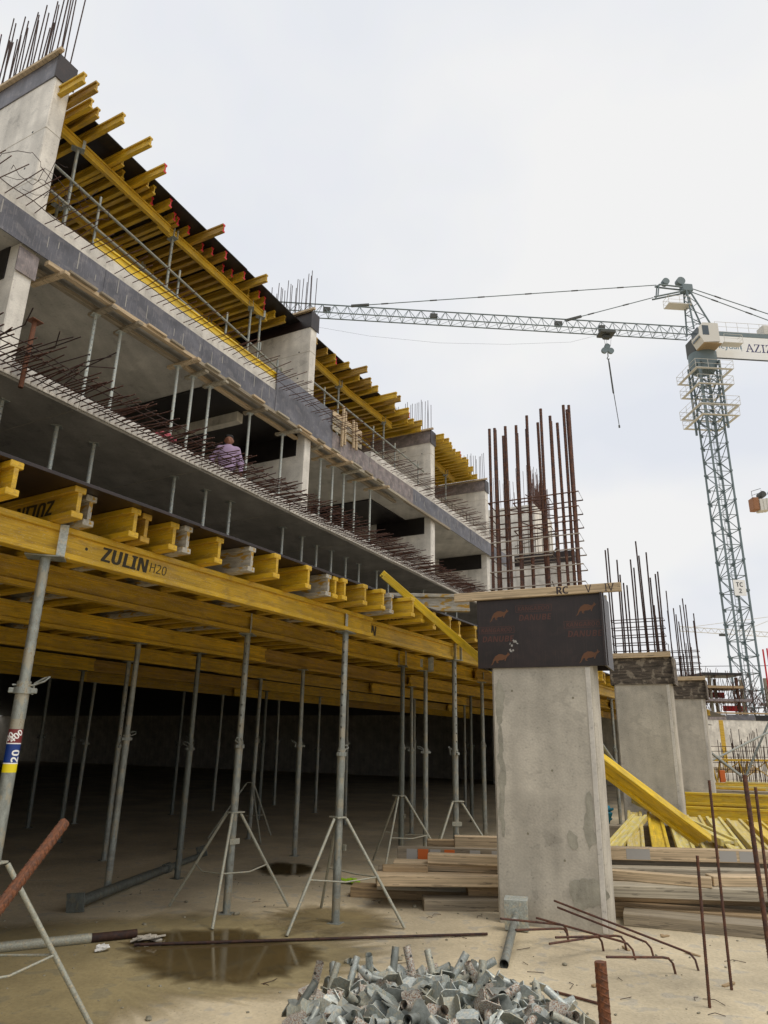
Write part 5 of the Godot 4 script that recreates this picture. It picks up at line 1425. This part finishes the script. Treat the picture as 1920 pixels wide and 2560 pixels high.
# ------------------------------------------------------------------ foreground bars and pipes
func build_foreground() -> void:
	# helical ribbed bars close to the camera
	var hm := thick_bar(1.35, 0.0165)
	solo("thick_rebar", "thick rusty ribbed bar standing upright in front of the heap", "rebar", hm, M.rust_bright, Transform3D(Basis.from_euler(V(0.0, 0.3, 0.02)), V(0.66, -0.42, -2.30)))
	var d := (V(-1.02, 1.24, -2.52) - V(-1.10, 0.97, -2.22))
	solo("thick_rebar", "thick rusty ribbed bar leaning in at the edge beside the stickered prop", "rebar", thick_bar(1.6, 0.0165), M.rust_bright, Transform3D(frame(d, V(0, 0, 1), Vector3.ZERO).basis * Basis(Vector3.BACK, -PI / 2), V(-1.02, 1.24, -2.52) - d.normalized() * 1.6))
	for q in [[2.36, -5.43, 1.30, 0.0, 0.010, "slim rusty bar standing in the slab, second tallest of the four"], [2.06, -5.08, 0.85, 0.02, 0.010, "shortest rusty bar standing in the slab"], [2.17, -4.45, 1.36, -0.02, 0.014, "tallest and stoutest of the rusty bars standing in the slab"], [2.72, -5.5, 1.25, 0.0, 0.011, "rusty upright bar beyond the three others in the slab"]]:
		solo("upright_rebar", q[5], "rebar", ribbed(q[2], q[4], 0.014), M.rust, Transform3D(Basis.from_euler(V(0.02, 0, -q[3])), V(q[0], 0, q[1])))
	# bent starter bars folded down over the slab
	var bent := [[[1.48, 0.36, -6.62], [2.32, -5.85]], [[0.98, 0.26, -6.3], [1.6, -6.7]], [[1.07, 0.20, -6.15], [1.57, -6.57]], [[1.27, 0.16, -5.9], [1.78, -6.32]], [[1.58, 0.17, -5.55], [2.12, -5.76]], [[1.35, 0.17, -6.05], [1.97, -6.35]], [[1.5, 0.30, -6.6], [2.11, -6.15]], [[1.3, 0.22, -6.5], [1.95, -6.09]]]
	for q in bent:
		var a := V(q[0][0], q[0][1] * 0.75 + 0.02, q[0][2])
		var f := V(q[1][0], 0, q[1][1])
		var dir := (f - V(a.x, 0, a.z)).normalized()
		var e := f - dir * 0.10 + V(0, 0.11, 0)
		solo("bent_rebar", "rusty starter bar bent flat over the slab near the column foot", "rebar", MB.new().path([a, e, f - dir * 0.05 + V(0, 0.10, 0), f - dir * 0.015 + V(0, 0.065, 0), f + V(0, 0, 0) ], 0.0085, 8).mesh(), M.rust, Transform3D.IDENTITY, "bent bars by the column")
	# bar lying across the puddle, pipes, cable stubs
	solo("floor_rebar", "long rusty bar lying on the slab across the puddle", "rebar", MB.new().tube(V(-1.83, 0.022, -6.15), V(0.93, 0.016, -6.71), 0.011, 8).mesh(), M.rust_dark)
	solo("small_rebar", "short bit of rusty bar on the slab beside the heap", "rebar", MB.new().tube(V(1.15, 0.01, -5.3), V(1.42, 0.01, -5.05), 0.008, 6).mesh(), M.rust)
	var ps := thing("lying_prop", "dirty grey steel prop lying flat on the dark floor", "prop", at(V(-2.73, 0.08, -7.25)))
	part(ps, "outer_tube", MB.new().rings([V(0, 0, 0), V(0.22, -0.03, -2.1)], [0.05, 0.045], 12).mesh(), M.galv_dark)
	part(ps, "inner_tube", MB.new().tube(V(0.22, -0.03, -2.1), V(0.36, -0.04, -3.3), 0.036, 12).mesh(), M.galv_dark)
	part(ps, "base_plate", cb(V(0.17, 0.16, 0.012), 0.002), M.galv_dark, Transform3D(Basis.from_euler(V(0, -0.1, 0.1)), V(0, 0.004, 0.008)))
	part(ps, "collar", MB.new().tube(V(0.22, -0.03, -2.08), V(0.232, -0.03, -2.2), 0.06, 8).mesh(), M.galv_dark)
	part(ps, "head_plate", cb(V(0.14, 0.14, 0.01), 0.002), M.galv_dark, Transform3D(Basis.from_euler(V(0, -0.1, 0.3)), V(0.36, -0.0, -3.3)))
	var pt := thing("lying_tube", "grey tube with a rusty end lying on the slab near the puddle", "tube", at(V(-1.90, 0.036, -6.42)))
	part(pt, "rusty_end", MB.new().tube(V(0, 0, 0), V(-0.30, 0.0, 0.165), 0.032, 12).mesh(), M.rust_dark)
	part(pt, "shaft", MB.new().tube(V(-0.30, 0, 0.165), V(-1.3, 0.0, 0.72), 0.036, 12).mesh(), M.galv_old)
	# scraps
	for q in [[-1.75, -6.32, 0.28, 0.09, M.concrete, "flat grey mortar scrap beside the puddle"], [-2.02, -6.02, 0.09, 0.06, M.white, "scrap of white paper under the grey tube"], [-0.30, -8.9, 0.22, 0.10, M.green_bag, "lime green plastic bag on the floor near the planks"]]:
		var mb := MB.new()
		for k in 7:
			mb.box(V(q[2] * rr(0.4, 0.8), rr(0.008, 0.02), q[3] * rr(0.5, 1.0)), V(rr(-0.3, 0.3) * q[2], 0.02 + rr(0, 0.02), rr(-0.3, 0.3) * q[3]), 0.003, Basis.from_euler(V(rr(-0.4, 0.4), rr(0, 6), rr(-0.3, 0.3))))
		solo("scrap", q[5], "scrap", mb.mesh(), q[4], at(V(q[0], 0.0, q[1])))
	var ws := MB.new()
	for i in 46:
		var x := rr(-1.2, 3.4); var z := rr(-8.2, -4.6)
		var a := rr(0, 6.28); var l := rr(0.04, 0.16)
		ws.path([V(x, 0.005, z), V(x + cos(a) * l * 0.5, 0.012, z + sin(a) * l * 0.5), V(x + cos(a + 0.4) * l, 0.005, z + sin(a + 0.4) * l)], 0.0022, 4)
	var wso := struct("wire_litter", ws.mesh(), M.rust_dark, "bits of rusty tying wire littering the slab")
	wso.set_meta("kind", "stuff"); wso.set_meta("category", "litter")
	for i in 10:
		var x := rr(1.2, 3.4); var z := rr(-6.9, -4.8)
		solo("wood_offcut", "small splintered wood offcut on the slab near the bent bars", "offcut", cb(V(snappedf(rr(0.05, 0.14), 0.03), 0.012, 0.025), 0.002), M.wood3, Transform3D(Basis.from_euler(V(0, rr(0, 6), rr(-0.1, 0.1))), V(x, 0.008, z)), "wood offcuts on the slab")
	# pink cloth hung on the bars of the lower slab
	var pc := MB.new()
	for k in 8:
		pc.box(V(rr(0.1, 0.2), rr(0.03, 0.07), rr(0.08, 0.14)), V(rr(-0.14, 0.14), rr(-0.04, 0.06), rr(-0.05, 0.05)), 0.012, Basis.from_euler(V(rr(-0.6, 0.6), rr(0, 6), rr(-0.5, 0.5))))
	solo("pink_cloth", "pink cloth caught on the rusty bars of the lower floor", "cloth", pc.mesh(), sm(Color(0.66, 0.32, 0.36), 0.9), at(F(7.35, -7.85, 5.99)))
func thick_bar(l: float, r: float) -> ArrayMesh:
	# round core with slanting crescent ribs on two sides and two longitudinal ridges
	var mb := MB.new()
	mb.rings([V(0, 0, 0), V(0, l - 0.002, 0), V(0, l, 0)], [r, r, r * 0.93], 20)
	var y := 0.012
	while y < l - 0.01:
		for sd in 2:
			var pts := []
			var rad := []
			for k in 9:
				var u := k / 8.0
				var a := PI * (0.06 + 0.88 * u) + sd * PI
				pts.append(V(cos(a) * r * 0.99, y + (u - 0.5) * 0.022 + sd * 0.008, sin(a) * r * 0.99))
				rad.append(0.0022 * sin(PI * u) + 0.0004)
			mb.rings(pts, rad, 5, false)
		y += 0.0185
	for sd in [-1, 1]:
		mb.box(V(0.003, l, 0.004), V(sd * r * 1.02, l * 0.5, 0))
	return mb.mesh()

# ------------------------------------------------------------------ the person on the lower slab
func sdf_mesh(bones: Array, k: float, cell: float, lo: Vector3, hi: Vector3, add: float = 0.0) -> ArrayMesh:
	# smooth union of tapered capsules, meshed as surface nets
	var n := Vector3i(int((hi.x - lo.x) / cell) + 2, int((hi.y - lo.y) / cell) + 2, int((hi.z - lo.z) / cell) + 2)
	var val := PackedFloat32Array()
	val.resize(n.x * n.y * n.z)
	val.fill(1.0)
	for b in bones:
		var A: Vector3 = b[0]; var B: Vector3 = b[1]
		var ra: float = b[2] + add; var rb: float = b[3] + add
		var ab := B - A
		var l2 := maxf(ab.length_squared(), 1e-8)
		var mar := maxf(ra, rb) + 0.08
		var p0 := ((A.min(B) - Vector3.ONE * mar - lo) / cell).floor().max(Vector3.ZERO)
		var p1 := ((A.max(B) + Vector3.ONE * mar - lo) / cell).ceil().min(Vector3(n) - Vector3.ONE)
		for z in range(int(p0.z), int(p1.z) + 1):
			for y in range(int(p0.y), int(p1.y) + 1):
				for x in range(int(p0.x), int(p1.x) + 1):
					var p := lo + Vector3(x, y, z) * cell
					var u := clampf((p - A).dot(ab) / l2, 0.0, 1.0)
					var dd := p.distance_to(A + ab * u) - lerpf(ra, rb, u)
					var i := (z * n.y + y) * n.x + x
					var o := val[i]
					var h := maxf(k - absf(o - dd), 0.0) / k
					val[i] = minf(o, dd) - h * h * k * 0.25
	var vid := {}
	var vs := PackedVector3Array()
	var ix := PackedInt32Array()
	var off := [0, 1, n.x, n.x + 1, n.x * n.y, n.x * n.y + 1, n.x * n.y + n.x, n.x * n.y + n.x + 1]
	for z in n.z - 1:
		for y in n.y - 1:
			for x in n.x - 1:
				var i := (z * n.y + y) * n.x + x
				var neg := 0
				for q in 8:
					if val[i + off[q]] < 0.0: neg += 1
				if neg == 0 or neg == 8: continue
				var acc := Vector3.ZERO
				var cnt := 0
				for q in 8:
					for ax in 3:
						if q & (1 << ax): continue
						var r := q | (1 << ax)
						var va := val[i + off[q]]; var vb := val[i + off[r]]
						if (va < 0.0) != (vb < 0.0):
							var u := va / (va - vb)
							var pa := Vector3(q & 1, (q >> 1) & 1, q >> 2); var pb := Vector3(r & 1, (r >> 1) & 1, r >> 2)
							acc += pa.lerp(pb, u); cnt += 1
				vid[i] = vs.size()
				vs.append(lo + (Vector3(x, y, z) + acc / cnt) * cell)
	var st := [1, n.x, n.x * n.y]
	for z in range(1, n.z - 1):
		for y in range(1, n.y - 1):
			for x in range(1, n.x - 1):
				var i := (z * n.y + y) * n.x + x
				for ax in 3:
					var j: int = i + st[ax]
					var ina := val[i] < 0.0
					if ina == (val[j] < 0.0): continue
					var s1: int = st[(ax + 1) % 3]; var s2: int = st[(ax + 2) % 3]
					if not (vid.has(i) and vid.has(i - s1) and vid.has(i - s2) and vid.has(i - s1 - s2)): continue
					var a: int = vid[i]; var b: int = vid[i - s1]; var c: int = vid[i - s1 - s2]; var d: int = vid[i - s2]
					if ina: ix.append_array(PackedInt32Array([a, c, b, a, d, c]))
					else: ix.append_array(PackedInt32Array([a, b, c, a, c, d]))
	var stool := SurfaceTool.new()
	stool.begin(Mesh.PRIMITIVE_TRIANGLES)
	stool.set_smooth_group(0)
	for p in vs: stool.add_vertex(p)
	for i in ix: stool.add_index(i)
	stool.generate_normals()
	return stool.commit()
func build_person() -> void:
	# origin between the feet, facing +z of its own frame
	var base := F(10.56, -9.46, 5.925)
	var look := V(0.2, 0, 1.0).normalized()
	var t := thing("person", "person in a pale lavender shirt standing behind the rusty bars", "person", Transform3D(Basis(Vector3.UP.cross(look).normalized(), Vector3.UP, look), base))
	var skin := sm(Color(0.50, 0.33, 0.25), 0.6)
	var sh := [V(-0.185, 1.40, 0), V(0.185, 1.40, 0)]
	var el := [V(-0.335, 1.15, -0.05), V(0.285, 1.13, -0.03)]
	var wr := [V(-0.25, 0.96, 0.15), V(0.30, 0.89, 0.05)]
	var torso := [[V(0, 1.36, 0), V(0, 1.12, 0.01), 0.125, 0.125], [V(-0.08, 1.34, 0), V(-0.06, 0.98, 0.0), 0.10, 0.105], [V(0.08, 1.34, 0), V(0.06, 0.98, 0.0), 0.10, 0.105], [V(-0.15, 1.39, 0), V(0.15, 1.39, 0), 0.065, 0.065]]
	var legs := [[V(-0.09, 0.92, 0), V(-0.10, 0.49, 0.01), 0.085, 0.055], [V(-0.10, 0.49, 0.01), V(-0.10, 0.08, -0.02), 0.052, 0.038], [V(0.09, 0.92, 0), V(0.10, 0.49, 0.01), 0.085, 0.055], [V(0.10, 0.49, 0.01), V(0.11, 0.08, -0.02), 0.052, 0.038], [V(-0.05, 0.95, 0), V(0.05, 0.95, 0), 0.105, 0.105]]
	var feet := [[V(-0.10, 0.045, -0.04), V(-0.115, 0.035, 0.13), 0.042, 0.035], [V(0.11, 0.045, -0.04), V(0.125, 0.035, 0.13), 0.042, 0.035]]
	var arms := []
	for i in 2:
		arms.append([sh[i], el[i], 0.052, 0.043]); arms.append([el[i], wr[i], 0.041, 0.029])
	var head := [[V(0, 1.44, -0.01), V(0, 1.53, 0.005), 0.055, 0.052], [V(0, 1.62, -0.005), V(0, 1.60, 0.01), 0.088, 0.085], [V(0, 1.56, 0.03), V(0, 1.535, 0.055), 0.06, 0.034], [V(0, 1.605, 0.09), V(0, 1.578, 0.105), 0.010, 0.016], [V(-0.085, 1.60, -0.005), V(-0.088, 1.575, -0.005), 0.018, 0.012], [V(0.085, 1.60, -0.005), V(0.088, 1.575, -0.005), 0.018, 0.012], [V(-0.03, 1.632, 0.082), V(0.03, 1.632, 0.082), 0.014, 0.014], [V(-0.02, 1.548, 0.083), V(0.02, 1.548, 0.083), 0.009, 0.009]]
	var hands := []
	for i in 2:
		var dir: Vector3 = (wr[i] - el[i]).normalized()
		var sx := -1.0 if i == 0 else 1.0
		var p: Vector3 = wr[i] + dir * 0.08
		hands.append([wr[i], p, 0.026, 0.030])
		for f in 4:
			var o := V(0, 0, 0.030 - f * 0.02)
			var k0 := p + dir * 0.005 + o
			var l: float = [0.036, 0.042, 0.039, 0.030][f]
			var k1 := k0 + dir * l + V(-sx * 0.008, 0, 0)
			var k2 := k1 + (dir + V(-sx * 0.5, 0, 0)).normalized() * l * 0.8
			hands.append([k0, k1, 0.0095, 0.009]); hands.append([k1, k2, 0.009, 0.0075])
		var t0: Vector3 = wr[i] + dir * 0.03 + V(0, 0, 0.025)
		hands.append([t0, t0 + dir * 0.035 + V(-sx * 0.01, 0, 0.025), 0.012, 0.010]); hands.append([t0 + dir * 0.035 + V(-sx * 0.01, 0, 0.025), t0 + dir * 0.065 + V(-sx * 0.015, 0, 0.03), 0.0095, 0.008])
	var all := torso + legs + feet + arms + head + hands
	part(t, "body", sdf_mesh(all, 0.035, 0.013, V(-0.42, -0.02, -0.2), V(0.42, 1.75, 0.34)), skin)
	part(t, "shirt", sdf_mesh(torso + arms + [[V(0, 1.44, -0.005), V(0, 1.46, 0), 0.055, 0.055], [V(-0.05, 0.93, 0), V(0.05, 0.93, 0), 0.105, 0.105]], 0.05, 0.016, V(-0.42, 0.75, -0.25), V(0.42, 1.6, 0.3), 0.016), sm(Color(0.62, 0.54, 0.66), 0.9))
	part(t, "trousers", sdf_mesh(legs, 0.04, 0.018, V(-0.3, -0.02, -0.25), V(0.3, 1.12, 0.25), 0.016), sm(Color(0.12, 0.12, 0.15), 0.9))
	part(t, "shoes", sdf_mesh(feet, 0.02, 0.014, V(-0.25, -0.04, -0.15), V(0.25, 0.15, 0.24), 0.008), sm(Color(0.07, 0.06, 0.06), 0.6))
	part(t, "hair", sdf_mesh([[V(0, 1.655, -0.025), V(0, 1.62, -0.04), 0.086, 0.086], [V(-0.045, 1.69, 0.02), V(0.045, 1.69, 0.02), 0.04, 0.04]], 0.03, 0.013, V(-0.15, 1.45, -0.18), V(0.15, 1.8, 0.15)), sm(Color(0.03, 0.025, 0.025), 0.7))
